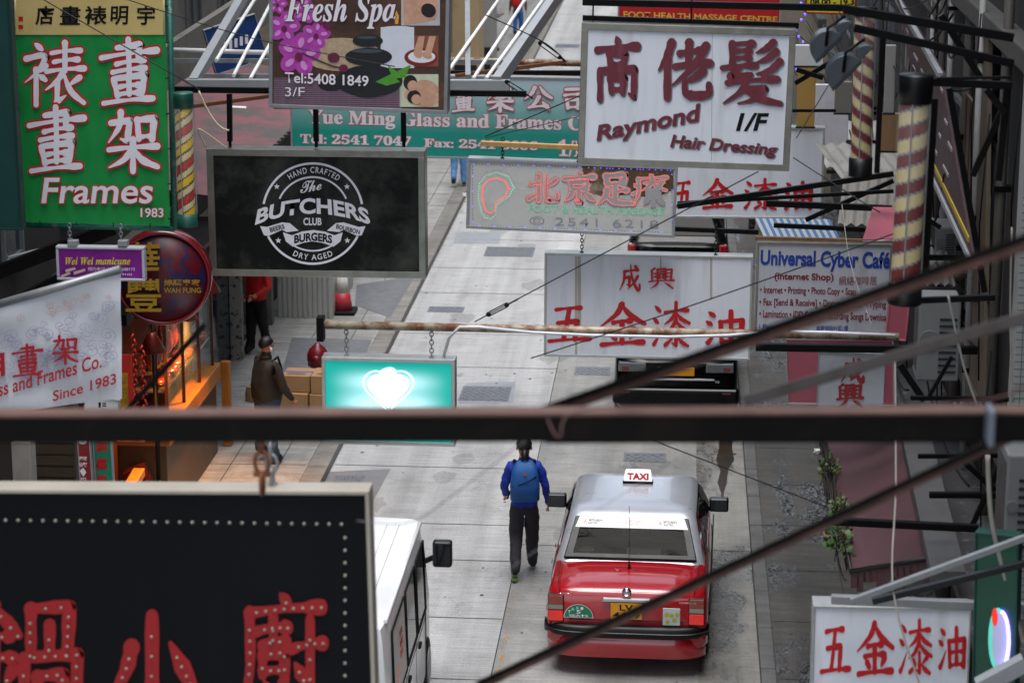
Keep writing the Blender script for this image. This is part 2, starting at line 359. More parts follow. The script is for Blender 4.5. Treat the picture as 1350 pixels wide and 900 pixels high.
# ---------------------------------------------------------------- ground, road, pavements
XL,XS,XR=-4.68,-1.93,.90
def ground_mat(name,col,col2,wet=0,fine=46,rough=.75,crack=True):
    m=M(name,col,rough,0,.16,.9,dirt=col2,damt=.9,dscale=.9,dlo=.45,dhi=.72,bump=.35,bscale=55); t=m.node_tree; N=t.nodes; K=t.links; b=N['Principled BSDF']
    tc=[n for n in N if n.type=='TEX_COORD'][0]; base=b.inputs['Base Color'].links[0].from_socket
    mp=N.new('ShaderNodeMapping'); mp.inputs['Scale'].default_value=(1.6,fine,1); K.new(tc.outputs['Object'],mp.inputs[0])   # broom finish
    n=N.new('ShaderNodeTexNoise'); n.inputs['Scale'].default_value=1; n.inputs['Detail'].default_value=4; K.new(mp.outputs[0],n.inputs['Vector'])
    r=N.new('ShaderNodeMapRange'); r.inputs[1].default_value=.3; r.inputs[2].default_value=.7; r.inputs[3].default_value=.76; r.inputs[4].default_value=1.16; K.new(n.outputs['Fac'],r.inputs[0])
    sp_=N.new('ShaderNodeTexNoise'); sp_.inputs['Scale'].default_value=38; sp_.inputs['Detail'].default_value=6; sp_.inputs['Roughness'].default_value=.8; K.new(tc.outputs['Object'],sp_.inputs['Vector'])
    r2=N.new('ShaderNodeMapRange'); r2.inputs[1].default_value=.3; r2.inputs[2].default_value=.7; r2.inputs[3].default_value=.7; r2.inputs[4].default_value=1.25; K.new(sp_.outputs['Fac'],r2.inputs[0])
    mu=N.new('ShaderNodeMath'); mu.operation='MULTIPLY'; K.new(r.outputs[0],mu.inputs[0]); K.new(r2.outputs[0],mu.inputs[1])
    v=N.new('ShaderNodeVectorMath'); v.operation='SCALE'; K.new(base,v.inputs[0]); K.new(mu.outputs[0],v.inputs['Scale']); out=v.outputs[0]
    m3=N.new('ShaderNodeMapping'); m3.inputs['Scale'].default_value=(1.9,.07,1); K.new(tc.outputs['Object'],m3.inputs[0])   # tyre wear along the lane
    tn=N.new('ShaderNodeTexNoise'); tn.inputs['Scale'].default_value=1; tn.inputs['Detail'].default_value=5; tn.inputs['Roughness'].default_value=.6; K.new(m3.outputs[0],tn.inputs['Vector'])
    tr_=N.new('ShaderNodeMapRange'); tr_.inputs[1].default_value=.35; tr_.inputs[2].default_value=.65; tr_.inputs[3].default_value=.74; tr_.inputs[4].default_value=1.1; K.new(tn.outputs['Fac'],tr_.inputs[0])
    v9=N.new('ShaderNodeVectorMath'); v9.operation='SCALE'; K.new(out,v9.inputs[0]); K.new(tr_.outputs[0],v9.inputs['Scale']); out=v9.outputs[0]
    if crack:
        vo=N.new('ShaderNodeTexVoronoi'); vo.feature='DISTANCE_TO_EDGE'; vo.inputs['Scale'].default_value=.27
        wn=N.new('ShaderNodeTexNoise'); wn.inputs['Scale'].default_value=2.5; wn.inputs['Detail'].default_value=5; K.new(tc.outputs['Object'],wn.inputs['Vector'])
        ad=N.new('ShaderNodeVectorMath'); ad.operation='ADD'; K.new(tc.outputs['Object'],ad.inputs[0]); K.new(wn.outputs['Color'],ad.inputs[1]); K.new(ad.outputs[0],vo.inputs['Vector'])
        cr=N.new('ShaderNodeMapRange'); cr.inputs[1].default_value=0; cr.inputs[2].default_value=.004; cr.inputs[3].default_value=.75; cr.inputs[4].default_value=1; K.new(vo.outputs['Distance'],cr.inputs[0])
        v2=N.new('ShaderNodeVectorMath'); v2.operation='SCALE'; K.new(out,v2.inputs[0]); K.new(cr.outputs[0],v2.inputs['Scale']); out=v2.outputs[0]
    K.new(out,b.inputs['Base Color'])
    if wet:   # rain puddles: smooth darker sheets of water in the dips
        wn=N.new('ShaderNodeTexNoise'); wn.inputs['Scale'].default_value=.55; wn.inputs['Detail'].default_value=7; wn.inputs['Roughness'].default_value=.68
        m2=N.new('ShaderNodeMapping'); m2.inputs['Scale'].default_value=(1.6,.55,1); K.new(tc.outputs['Object'],m2.inputs[0]); K.new(m2.outputs[0],wn.inputs['Vector'])
        wr=N.new('ShaderNodeMapRange'); wr.inputs[1].default_value=.5; wr.inputs[2].default_value=.56; wr.inputs[3].default_value=0; wr.inputs[4].default_value=wet
        K.new(wn.outputs['Fac'],wr.inputs[0])
        ml=N.new('ShaderNodeMath'); ml.operation='MULTIPLY_ADD'; ml.inputs[1].default_value=-.45; ml.inputs[2].default_value=1; K.new(wr.outputs[0],ml.inputs[0])
        v3=N.new('ShaderNodeVectorMath'); v3.operation='SCALE'; K.new(out,v3.inputs[0]); K.new(ml.outputs[0],v3.inputs['Scale']); K.new(v3.outputs[0],b.inputs['Base Color'])
        fb=N.new('ShaderNodeTexNoise'); fb.inputs['Scale'].default_value=11; fb.inputs['Detail'].default_value=3; K.new(tc.outputs['Object'],fb.inputs['Vector']); b2=N.new('ShaderNodeBump'); b2.inputs['Distance'].default_value=.09; K.new(fb.outputs['Fac'],b2.inputs['Height'])
        wl=N.new('ShaderNodeMath'); wl.operation='MULTIPLY'; wl.inputs[1].default_value=.5; K.new(wr.outputs[0],wl.inputs[0]); K.new(wl.outputs[0],b2.inputs['Strength'])
        rr=N.new('ShaderNodeMapRange'); rr.inputs[3].default_value=rough; rr.inputs[4].default_value=.06; K.new(wr.outputs[0],rr.inputs[0]); K.new(rr.outputs[0],b.inputs['Roughness'])
        bp=[n for n in N if n.type=='BUMP'][0]; bs=N.new('ShaderNodeMapRange'); bs.inputs[3].default_value=.5; bs.inputs[4].default_value=.45; K.new(wr.outputs[0],bs.inputs[0]); K.new(bs.outputs[0],bp.inputs['Strength']); K.new(bp.outputs[0],b2.inputs['Normal']); K.new(b2.outputs[0],b.inputs['Normal'])
    return m
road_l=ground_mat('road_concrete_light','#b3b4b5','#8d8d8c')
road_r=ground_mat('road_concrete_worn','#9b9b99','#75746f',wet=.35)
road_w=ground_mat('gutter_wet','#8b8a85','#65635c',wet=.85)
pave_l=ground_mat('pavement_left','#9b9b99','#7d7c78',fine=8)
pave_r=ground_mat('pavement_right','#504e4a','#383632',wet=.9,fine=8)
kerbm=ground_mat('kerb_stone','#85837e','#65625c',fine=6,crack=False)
tar=M('tar_joint','#2c2b29',.8,0,.3)
b=B().box(-150,150,-60,300,-.6,-.05); struct('ground',b,M('subsoil','#55524c',.9))
b=B().box(XL,XS,-10,200,-.3,0); struct('road',b,road_l)
b=B().box(XS+.012,.25,-10,200,-.3,-.001); struct('road',b,road_r)
b=B().box(.25,XR,-10,200,-.3,-.0015); struct('road_gutter',b,road_w)
b=B().box(XS,XS+.012,-10,200,-.3,-.012); struct('road_joint',b,tar)
jb=B(); ys=[16.2,18.5,20.9,23.69,25.52,27.49,28.86,31.3]; y=33.8
while y<150: ys.append(y); y+=2.6+.5*math.sin(y)
for y in ys:
    jb.poly([(XL+.02,y,.004),(XS-.005,y-.03,.004),(XS-.005,y-.014,.004),(XL+.02,y+.016,.004)])
y=17.5
while y<150: jb.poly([(XS+.02,y,.004),(XR-.02,y-.06,.004),(XR-.02,y-.045,.004),(XS+.02,y+.014,.004)]); y+=5.3
struct('road_joint',jb,tar)
# yellow paint flecks left along the seam
yb=B()
for i in range(46):
    y=random.uniform(23.6,36)
    if random.random()<.6: y=random.uniform(23.6,26.6)
    x=XS+.05+random.random()*.05; r=random.uniform(.004,.015)
    yb.poly([(x+r*math.cos(k*1.05)*random.uniform(.5,1.2),y+r*2*math.sin(k*1.05)*random.uniform(.5,1.4),.003) for k in range(6)])
struct('road_marking',yb,M('worn_yellow_paint','#b5862a',.7))
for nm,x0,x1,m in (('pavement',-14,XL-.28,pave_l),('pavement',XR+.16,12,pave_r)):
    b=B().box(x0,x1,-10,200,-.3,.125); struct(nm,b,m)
kb=B(); kr=B(); y=-10
while y<150:
    kb.box(XL-.28,XL,y+.006,y+1.19,-.3,.13); kr.box(XR,XR+.16,y+.306,y+1.49,-.3,.13); y+=1.2
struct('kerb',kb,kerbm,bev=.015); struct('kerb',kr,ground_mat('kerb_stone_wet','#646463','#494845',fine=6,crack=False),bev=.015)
# paving joints, repair patches on the left pavement
pj=B(); y=20
while y<90: pj.poly([(-6.6,y,.1295),(XL-.3,y+.05,.1295),(XL-.3,y+.065,.1295),(-6.6,y+.014,.1295)]); y+=1.35
for x in (-5.35,-6.0): pj.poly([(x,20,.1292),(x+.012,20,.1292),(x+.012,90,.1292),(x,90,.1292)])
y=18.5
while y<60: pj.poly([(XR+.18,y,.1295),(2.6,y+.02,.1295),(2.6,y+.034,.1295),(XR+.18,y+.014,.1295)]); y+=1.7
pj.poly([(1.9,15,.1292),(1.912,15,.1292),(1.912,60,.1292),(1.9,60,.1292)])
struct('pavement_joint',pj,tar)
asph=M('asphalt_patch','#66686d',.85,0,.2,6,bump=.4,bscale=80,dirt='#6f6a62',damt=.6)
def patch(name,pts,m,z): 
    b=B().poly([(*G(x,y).xy,z) for x,y in pts]); return struct(name,b,m)
patch('pavement_patch',[(385,455),(490,458),(468,520),(440,545),(372,500)],asph,.131)
patch('pavement_patch',[(470,385),(548,372),(515,428),(468,412)],asph,.131)
for p in ([(604,306),(662,306),(657,321),(597,321)],[(615,505),(680,503),(676,531),(604,532)],[(735,58),(770,58),(770,64),(733,64)]): patch('road_patch',p,M('road_patch_grey','#8b8f95',.8,0,.15,8,bump=.3,dirt='#6d7076',damt=.5),.004)
patch('road_patch',[(430,622),(515,618),(480,682),(402,690)],M('grey_gutter','#77777a',.8,bump=.3,bscale=60),.003)
# puddle with brown water near the right kerb
patch('puddle',[(948,570),(967,570),(965,590),(968,606),(960,618),(958,636),(954,650),(956,668),(950,670),(951,650),(946,636),(950,620),(944,606),(948,590)],M('brown_water','#2e2416',.4,0,.3),.005)
# ---------------------------------------------------------------- ironwork in the road: each one a thing
iron=M('cast_iron','#70747b',.6,.3,.25,12,dirt='#77736b',damt=.5,bump=.2)
def cover(px,label,w,l,kind='manhole_cover',z=0,rim=True,slots=False):
    p=G(*px); o=thing(kind,label,'drain grate' if slots else 'manhole cover',(p.x,p.y,z),group='iron covers set into the street')
    B().box(-w/2,w/2,-l/2,l/2,-.05,.006).out('frame' ,iron,o)
    b=B(); n=max(3,int(w/.06))
    if slots:
        for i in range(n): b.box(-w/2+.03+i*(w-.06)/n,-w/2+.03+(i+.5)*(w-.06)/n,-l/2+.03,l/2-.03,.005,.012)
    else:
        m=max(3,int(l/.09))
        for i in range(n):
            for j in range(m):
                if (i+j)%2: b.box(-w/2+.03+i*(w-.06)/n,-w/2+.03+(i+.9)*(w-.06)/n,-l/2+.03+j*(l-.06)/m,-l/2+.03+(j+.9)*(l-.06)/m,.005,.011)
    b.out('tread' if not slots else 'slat',iron,o); return o
cover((850,603),'patterned rectangular manhole cover in the road ahead of the taxi roof',.58,.42)
cover((457,636),'slotted drain grate beside the left kerb near the white van',.42,.62,'drain_grate',slots=True)
cover((781,489),'long iron cover in the road left of the near black car',.55,.5)
cover((588,408),'iron cover in the left lane just right of the kerb by the cone',.62,.42)
cover((640,519),'wide square iron cover right of the lit teal heart sign',.75,.85)
cover((672,332),'notched iron cover in the pale road below the foot massage sign',.95,.9)
cover((748,61),'far iron cover in the road near the top of the view',.8,.9)
# ---------------------------------------------------------------- buildings
grime='#2d2a26'
plaster=M('grey_plaster','#6b6963',.8,0,.15,2,dirt=grime,damt=.7,dscale=1.2,bump=.15,streak=.35)
dplaster=M('dark_plaster','#2c2a27',.85,0,.2,2,dirt='#211f1c',damt=.8,dscale=1.2,bump=.15)
tilem=M('mosaic_tile','#9a9d9a',.4,0,.1,3,dirt='#4f4d48',damt=.6,dscale=1.5)
cream=M('cream_wall','#8f8470',.75,0,.12,2,dirt=grime,damt=.5,dscale=1)
winf=M('window_frame','#6d7276',.5,.4); winp=M('window_pane','#23313a',.08,0,.2)
shadow=M('dark_interior','#15120f',.8,0,.3)
def building(name,label,side,xf,y0,y1,h,mat,floors,nw,base=0,deep=8,skip=()):
    s=-1 if side=='l' else 1
    o=thing(name,label,'building',(xf,(y0+y1)/2,0)); L=(y1-y0)/2
    B().box(min(0,s*deep),max(0,s*deep),-L,L,base,h).out('wall',mat,o)
    b=B()
    for f in range(1,floors+1):
        z=base+f*(h-base)/(floors+1)
        b.box(min(-s*.18,s*.02),max(-s*.18,s*.02),-L-.002,L+.002,z-.12,z+.08)
    b.box(min(-s*.3,s*.3),max(-s*.3,s*.3),-L-.01,L+.01,h-.02,h+.5); b.out('ledge',M('concrete_ledge','#45433f',.8,0,.1,2,dirt=grime,damt=.6,bump=.2),o,bev=.02)
    for f in range(floors+1):
        z=base+f*(h-base)/(floors+1)
        if f==0 and base==0: continue
        for i in range(nw):
            yc=-L+(i+.5)*2*L/nw; ww=min(1.3,1.6*L/nw); z0,z1=z+.9,z+2.3
            fb=B(); a0,a1=min(-s*.05,s*.1),max(-s*.05,s*.1)
            for (p,q,r,t) in ((yc-ww/2,yc+ww/2,z0-.06,z0),(yc-ww/2,yc+ww/2,z1,z1+.06),(yc-ww/2-.06,yc-ww/2,z0-.06,z1+.06),(yc+ww/2,yc+ww/2+.06,z0-.06,z1+.06),(yc-.025,yc+.025,z0,z1)): fb.box(a0,a1,p,q,r,t)
            w_=fb.out('window',winf,o)
            B().box(min(-s*.012,s*.04),max(-s*.012,s*.04),yc-ww/2-.01,yc+ww/2+.01,z0-.01,z1+.01).out('pane',winp,w_)
    return o
building('tenement_building','grimy grey tenement at the left behind the green frames banner','l',-6.9,4,31.2,14,dplaster,3,9)
building('tenement_building','grey plaster block set back behind the maroon shed roof','l',-9.3,31.3,50,16,plaster,4,6,deep=7)
building('tenement_building','far cream block on the left behind the two distant walkers','l',-7.3,50.2,90,14,cream,3,12)
building('tenement_building','farthest grey block on the left where the street runs out of view','l',-7.4,90.2,160,15,plaster,3,14)
building('tenement_building','dark mosaic tiled building along the right edge of the street','r',2.95,4,27,14,dplaster,3,8)
building('tenement_building','grey building on the right beyond the striped barber poles','r',3.2,27.2,52,16,dplaster,4,8)
building('tenement_building','far pale block on the right behind the red massage centre sign','r',3.0,52.2,100,15,cream,3,14)
building('tenement_building','farthest dark block on the right where the street runs out of view','r',3.2,100.2,160,15,plaster,3,10)
# tile pier at the right edge
o=thing('tiled_pier','mosaic tiled pier at the far right edge with a pipe on its corner','pier',(2.9,19.2,0))
P0=A(1322,470,19.5); x0=P0.x
tb=B().box(x0-2.9,1.2,-.4,-.1,.13,11); tb.out('pier',tilem,o,bev=.01)
gb=B(); z=2.0
while z<10.5:   # grid of mosaic joints on the front
    gb.box(x0-2.9-.001,1.2,-.402,-.399,z,z+.006); z+=.06
y=x0-2.9+.05
while y<.6: gb.box(y,y+.006,-.4025,-.399,2,10.5); y+=.06
gb.out('tile_joint',M('tile_grout','#5a5a56',.9),o)
# ---------------------------------------------------------------- low shop with maroon roof on the left
o=thing('shed_roof','maroon and grey corrugated roof over the shops behind the black burger sign','roof',(-7.4,37,3.6))
n=120; rb=B(); rows=[]
for k in (0,1):
    rows.append([rb.bm.verts.new((-2.2+(3.55)*k,-6+12*i/n,.55-.45*k+.03*math.cos(i*math.pi/1.5))) for i in range(n+1)])
for i in range(n): rb.bm.faces.new((rows[0][i],rows[1][i],rows[1][i+1],rows[0][i+1]))
rb.out('roof_sheet',M('maroon_roof','#7a3f47',.6,0,.15,2,dirt='#42413f',damt=.95,dscale=1.1,dlo=.4,dhi=.6),o)
B().box(1.3,1.38,-6,6,-.05,.12).out('gutter',rustdark,o)
for i,p in enumerate(((312,142),(312,188),(367,145),(346,180),(290,160))):
    q=A(*p,34+i); 
lit=M('white_litter','#d8d8d4',.8)
for i,(x,y) in enumerate(((313,141),(314,188),(300,120))):
    p=G(x,y,3.9); p.z=3.6+.55-.45*(p.x+7.4+2.2)/3.55+.045
    a=random.random()*3; B().box(-.14,.14,-.05,.05,0,.025).out('litter_scrap',lit,bev=.01)
    k=C.objects[-1] if False else [q for q in C.objects if q.name.startswith('litter_scrap')][-1]
    k.location=p; k.rotation_euler=(.1,.05,a); tag(k,['upper scrap of white paper lying on the maroon shed roof','lower scrap of white paper lying on the maroon shed roof','scrap of white paper lying at the far end of the maroon shed roof'][i],'litter')
# ground floor shops under it: shuttered stall columns and grille
shutm=M('pale_shutter','#b3b4ae',.55,.2,.06,4,dirt='#6b665a',damt=.4)
o=thing('shop_shutter','pale corrugated metal hoarding between the red shirted man and the traffic cone','shutter',(-6.35,39.4,.13))
sb=B()
for i in range(10): sb.box(-.42+i*.085,-.42+i*.085+.06,-.03,.0,0,2.9)
sb.box(-.44,.44,0,.06,0,2.9); sb.out('panel',shutm,o); B().box(-.5,.5,-.05,.1,2.9,3.0).out('rail',dgrey,o)
B().box(.44,.5,-.04,2.5,0,2.85).out('side_panel',shutm,o)
o=thing('wall_post','grey weathered post left of the pale metal hoarding','post',(-6.9,38.9,.13)); B().box(-.12,.12,-.1,.1,0,3.4).out('post',plaster,o,bev=.01)
o=thing('mesh_cage','green wire mesh cage standing behind the traffic cone','cage',(-6.05,41.4,.13))
cb=B()
for i in range(9): cb.bar((-.3,-.9+i*.22,0),(-.3,-.9+i*.22,1.7),.02); 
for i in range(13): cb.bar((-.3,-.9,i*.14),(-.3,.9,i*.14),.012); cb.bar((-.3,-.9,i*.14),(.0,-.9,i*.14),.012)
cb.out('wire_mesh',M('green_wire','#2f5d52',.5,.3),o); fb=B()
for x,y in ((-.3,-.9),(0,-.9),(-.3,.9),(0,.9)): fb.bar((x,y,0),(x,y,1.75),.05)
fb.out('cage_frame',M('green_frame','#27493f',.5,.3),o)
bb=B().box(-1.9,-.7,-8.7,-.9,0,3.3); o=thing('street_shop','dark open shop fronts beneath the maroon shed roof','shop',(-6.35,42,.13)); bb.out('wall',M('shop_brown','#3a2a20',.8,0,.3,2,dirt='#151210',damt=.7),o)
B().box(-.715,-.69,-8.5,-2.9,.1,2.7).out('glazing',winp,o)
# far left shop fronts (beige boards, grey panels) behind the walkers
for (x0,y0,x1,y1,Y,col,lab) in ((598,0,632,95,66,'#b39b76','beige boarded shop front left of the far walkers'),(632,0,650,70,70,'#9b9b98','grey panelled doorway right behind the beige shop front')):
    p,q=A(x0,y1,Y),A(x1,y0,Y); o=thing('street_shop',lab,'shop',(p.x,Y,.13))
    B().box(0,q.x-p.x,-.3,1.5,0,3.2).out('wall',M('board'+col[1:],col,.7,0,.1,1,dirt='#5d564a',damt=.4),o,bev=.01)
    B().box(.05,q.x-p.x-.05,-.34,-.29,.2,.9).out('skirting',dgrey,o)

# pipes and conduits down the right facade
for i,(y,x,r,lab) in enumerate(((24.6,2.86,.06,'thick drain pipe down the right facade behind the near barber pole'),(27.6,2.9,.04,'thin pipe down the right facade left of the thick drain pipe'),(21.6,2.84,.05,'drain pipe down the right facade just behind the tiled pier'),(31,3.1,.05,'far drain pipe on the right facade behind the roof sheets'))):
    o=thing('drain_pipe',lab,'pipe',(x,y,.13)); B().tube([(0,0,0),(0,0,10)],r,10).out('pipe',M('grimy_pipe','#4e4a44',.6,.1,.2,4,dirt='#24211e',damt=.6),o)
    for z in (1.5,3.5,5.5,7.5): B().box(-r*1.3,.1,-r*1.3,r*1.3,z,z+.05).out('clamp',blk,o)
o=thing('plywood_panel','leaning weathered plywood panel on the right facade beside the tiled pier','panel',(2.8,22.6,3.2)); B().slab([(0,-.9,0),(0,.3,0),(0,1.1,3.6),(0,.1,3.8)],(.04,0,0)).out('panel',M('plywood','#5d5142',.75,0,.2,3,streak=.3,dirt='#2e2821',damt=.6),o)

# oil and tyre stains on the carriageway: thin irregular sheets
stm=M('oil_stain','#5f5e5b',.7,0,.3,6,alpha=.16); random.seed(77); ob=B()
for i in range(46):
    x=random.choice((random.gauss(-.5,.35),random.gauss(-3.3,.6),random.gauss(-.9,.8))); y=random.uniform(20,60); r=random.uniform(.05,.3)
    if not XL+.3<x<XR-.2: continue
    ob.poly([(x+r*math.cos(k*.4488)*random.uniform(.7,1.1),y+r*1.8*math.sin(k*.4488)*random.uniform(.5,1.3),.0025+i*.00003) for k in range(14)])
struct('road_stain',ob,stm)
random.seed(78); gm=B()
for i in range(140):
    x=random.uniform(XL,XR); y=random.uniform(20,50); r=random.uniform(.01,.028); gm.poly([(x+r*math.cos(k*1.05),y+r*1.2*math.sin(k*1.05),.0046) for k in range(6)])
struct('road_spots',gm,M('gum_spot','#4c4b49',.8,0,.2))
# cables hanging along the right facade: too many to count
random.seed(79); cb=B()
for i in range(70):
    x=random.uniform(2.35,2.88); y=random.uniform(20,40); z=random.uniform(2.8,7.5); cb.tube(bow((x,y,z),(x+random.uniform(-.25,.1),y+random.uniform(1.5,6),z+random.uniform(-.8,.5)),random.uniform(.05,.35),8),random.choice((.006,.008,.012)),5)
for i in range(24):
    x=random.uniform(2.5,2.88); y=random.uniform(20,34); z=random.uniform(4,7.5); cb.tube([(x,y,z),(x-.03,y+.1,z-1),(x+.02,y+.05,z-random.uniform(1.5,2.8))],.008,5)
o=cb.out('cable_tangle',M('tangle_black','#0d0d0e',.6,spec=.2)); tag(o,'dense tangle of dark cables strung along the right facade','cables',kind='stuff')
for i,(y,z,lab) in enumerate(((23.6,4.6,'triangular black iron bracket on the right facade nearest the tiled pier'),(31.5,4.4,'triangular black iron bracket on the right facade above the air conditioners'),(36,4.2,'far triangular black iron bracket on the right facade by the roof sheets'))):
    o=thing('iron_bracket',lab,'bracket',(2.9,y,z)); b=B(); b.bar((0,0,0),(-.75,0,0),.05).bar((0,0,-.7),(-.7,0,-.02),.045).bar((0,.5,0),(-.75,.5,0),.05).bar((0,.5,-.7),(-.7,.5,-.02),.045).bar((-.72,0,0),(-.72,.5,0),.04).bar((-.55,0,.0),(-.55,.5,.0),.03).bar((-.02,0,.05),(-.02,0,-1),.05); b.out('frame',blk,o)

pvc=M('pvc_pipe','#9a9b98',.45,0,.1,4,dirt='#4c4a45',damt=.6)
for i,(y,x,z0,z1,lab) in enumerate(((23.0,2.78,2.7,8.5,'pale plastic pipe down the right facade near the tiled pier'),(25.8,2.8,2.9,8.5,'second pale plastic pipe on the right facade behind the near barber pole'),(30.2,3.05,1.5,8,'pale plastic pipe on the right facade beyond the dented metal sheet'))):
    o=thing('drain_pipe',lab,'pipe',(x,y,z0)); B().tube([(0,0,0),(0,0,z1-z0)],.035,10).tube([(0,0,.6),(-.02,.35,.4),(0,.8,.35)],.03,8).out('pipe',pvc,o)
    for z in (.9,2.4,3.9): B().box(-.05,.1,-.05,.05,z,z+.04).out('clamp',blk,o)
for i,(y,z,w_,h_,c,lab) in enumerate(((24.2,5.2,1.1,.9,'#5d4a3e','rust stained metal sheet on the right facade above the first iron bracket'),(28.8,3.6,1.3,.8,'#6d6f70','dented grey metal sheet on the right facade behind the near barber pole'),(33.5,4.8,1.4,1.0,'#75706a','weathered wall panel on the right facade beyond the brackets'))):
    o=thing('metal_sheet',lab,'sheet',(2.86 if y<27 else 3.1,y,z)); B().box(-.03,.0,-w_/2,w_/2,0,h_).out('sheet',M('ms'+c[1:],c,.6,.1,.2,3,streak=.2,dirt='#29231e',damt=.7,dscale=2.5),o,bev=.005); b=B()
    for k in range(4): b.box(-.036,-.03,-w_/2+.02+k*(w_-.06)/3,-w_/2+.05+k*(w_-.06)/3,.03,h_-.03)
    b.out('rib',dgrey,o)
# ---------------------------------------------------------------- roast meat shop on the left, lit warm
gold=M('gold_relief','#b8902e',.35,.6,.15)
warmwall=M('shop_red_brown','#5a2416',.6,0,.25,3,dirt='#20100a',damt=.6)
o=thing('roast_shop','roast meat shop with warm lamps, glass case and red brown walls','shop',(-6.6,29,.13))
B().box(-.32,-.28,-3.6,2.0,0,3.3).out('back_wall',warmwall,o)
B().box(-.3,.55,-3.6,2.1,3.2,3.32).out('canopy',rustdark,o)
B().box(-.3,.12,-3.64,-3.56,0,3.2).out('side_wall',warmwall,o)
for i,(y,w_) in enumerate(((-3.1,.5),(-2.45,.5))):
    B().box(-.28,-.2,y-w_/2,y+w_/2,0.1,2.9).out('poster',M('roast_poster','#8a6a4a',.4,0,.5,3,dirt='#3a1a16',damt=.9,dscale=3.5,dlo=.42,dhi=.55),o)
    B().bar((-.19,y-w_/2,1.0),(-.19,y+w_/2,1.9),.03).out('poster_stripe',M('poster_orange','#c27a24',.4),o)
cn=thing('roast_counter','orange wooden serving counter under the round red sign','counter',(-6.78,29.9,.13))
B().box(-.25,.5,-1.7,1.5,0,1.02).out('cabinet',M('counter_side','#54422e',.5,0,.1,4,dirt='#4a3a2a',damt=.4),cn,bev=.01)
B().box(-.28,.56,-1.76,1.56,1.02,1.08).out('counter_top',wood,cn,bev=.01)
B().box(.3,.56,-1.76,1.56,1.08,1.24).out('counter_rail',wood,cn,bev=.01)
gc=thing('glass_case','glass display case with roast meats on the wooden counter','display case',(-6.6,29.9,1.21))
for y in (-1.5,-.5,.5,1.4): B().bar((.3,y,0),(.3,y,1.5),.04).out('case_post',M('dark_wood','#3b1c0f',.5),gc)
B().box(.285,.295,-1.48,1.4,.02,1.48).out('pane',M('case_glass','#cfe0dc',.05,0,.02,alpha=.08),gc)
B().box(-.2,.32,-1.55,1.45,1.5,1.56).out('case_top',rustdark,gc); B().box(-.2,.28,-1.5,1.4,.55,.58).out('shelf',steel,gc)
meat=M('roast_meat','#8a3a12',.25,0,.4,14,coat=.5)
for i in range(9):
    y=-1.3+i*.3; bb=B(); bb.ball((0,0,0),.09,.08,.17); bb.ball((0,-.02,.2),.035,.035,.1); bb.tube([(0,0,.28),(0,0,.42)],.008,5)
    k=bb.out('roast_goose',meat); k.location=(-6.52,29.9+y,2.15); tag(k,'glazed roast goose hanging in the glass case','roast meat','roast meats hanging in the glass case')
for i in range(6):
    y=-1.2+i*.45; k=B().ball((0,0,0),.14,.17,.06).ball((.05,.1,.02),.09,.1,.05).out('roast_cut',meat); k.location=(-6.45,29.9+y,1.84); tag(k,'heap of chopped roast meat on the glass case shelf','roast meat','roast meats on the glass case shelf')
# menu rack and small copper box beside the counter
o=thing('wooden_box','dark red lacquered box leaning against the front of the wooden counter','box',(-6.32,28.02,.13),rot=(0,R(-24),0)); B().box(-.13,.13,-.12,.12,.05,.85).out('box',M('lacquer','#4a140c',.25,coat=.5),o,bev=.01); B().box(-.1,.0,-.14,-.12,.5,.7).out('plate',M('copper','#a8653a',.3,.8),o)
o=thing('notice_stand','narrow orange notice holder at the street end of the counter','notice stand',(-6.2,31.7,.13)); B().box(-.06,.06,-.05,.05,0,1.2).out('stand',wood,o,bev=.01); B().box(-.08,.14,-.1,.1,.35,.42).out('ledge',wood,o,bev=.005)
o=thing('sloping_rail','sloping orange topped wooden rail in front of the roast shop posters','rail',(-6.42,26.4,.13)); B().bar((0,-1.2,.75),(0,.9,.95),.14,.1).out('rail_top',wood,o,bev=.01); B().box(-.05,.04,-1.15,.85,0,.74).out('rail_board',M('dark_wood','#3b1c0f',.5),o); B().tube([(.3,.6,0),(.3,.6,2.6)],.03).out('post',blk,o)
# hanging warm lamps under the canopy: shade, bulb and its light
for i,(y,x) in enumerate(((26.6,-6.05),(28.2,-6.0),(29.7,-6.0))):
    o=thing('pendant_lamp','warm pendant lamp '+('nearest the camera','in the middle','farthest along')[i]+' under the roast shop canopy','lamp',(x,y,2.75),group='warm lamps of the roast shop')
    B().lathe([(.03,.22),(.05,.2),(.16,.0),(.155,0),(.04,.18)],n=16).out('lamp_shade',M('lamp_shade','#6a1a12',.4,.3),o)
    B().ball((0,0,.02),.05).out('bulb',M('bulb','#ffb050',.5,emit=14,ecol='#ffa040'),o)
    B().tube([(0,0,.2),(0,0,.45)],.008,5).out('cord',blk,o)
    ld=bpy.data.lights.new('lamp_light','SPOT'); ld.energy=150; ld.spot_size=R(95); ld.spot_blend=.7; ld.color=(1,.4,.08); ld.shadow_soft_size=.08; l=bpy.data.objects.new('lamp_light',ld); C.objects.link(l); l.location=(x,y,2.66); l.rotation_euler=(R(-6),R(4),0)
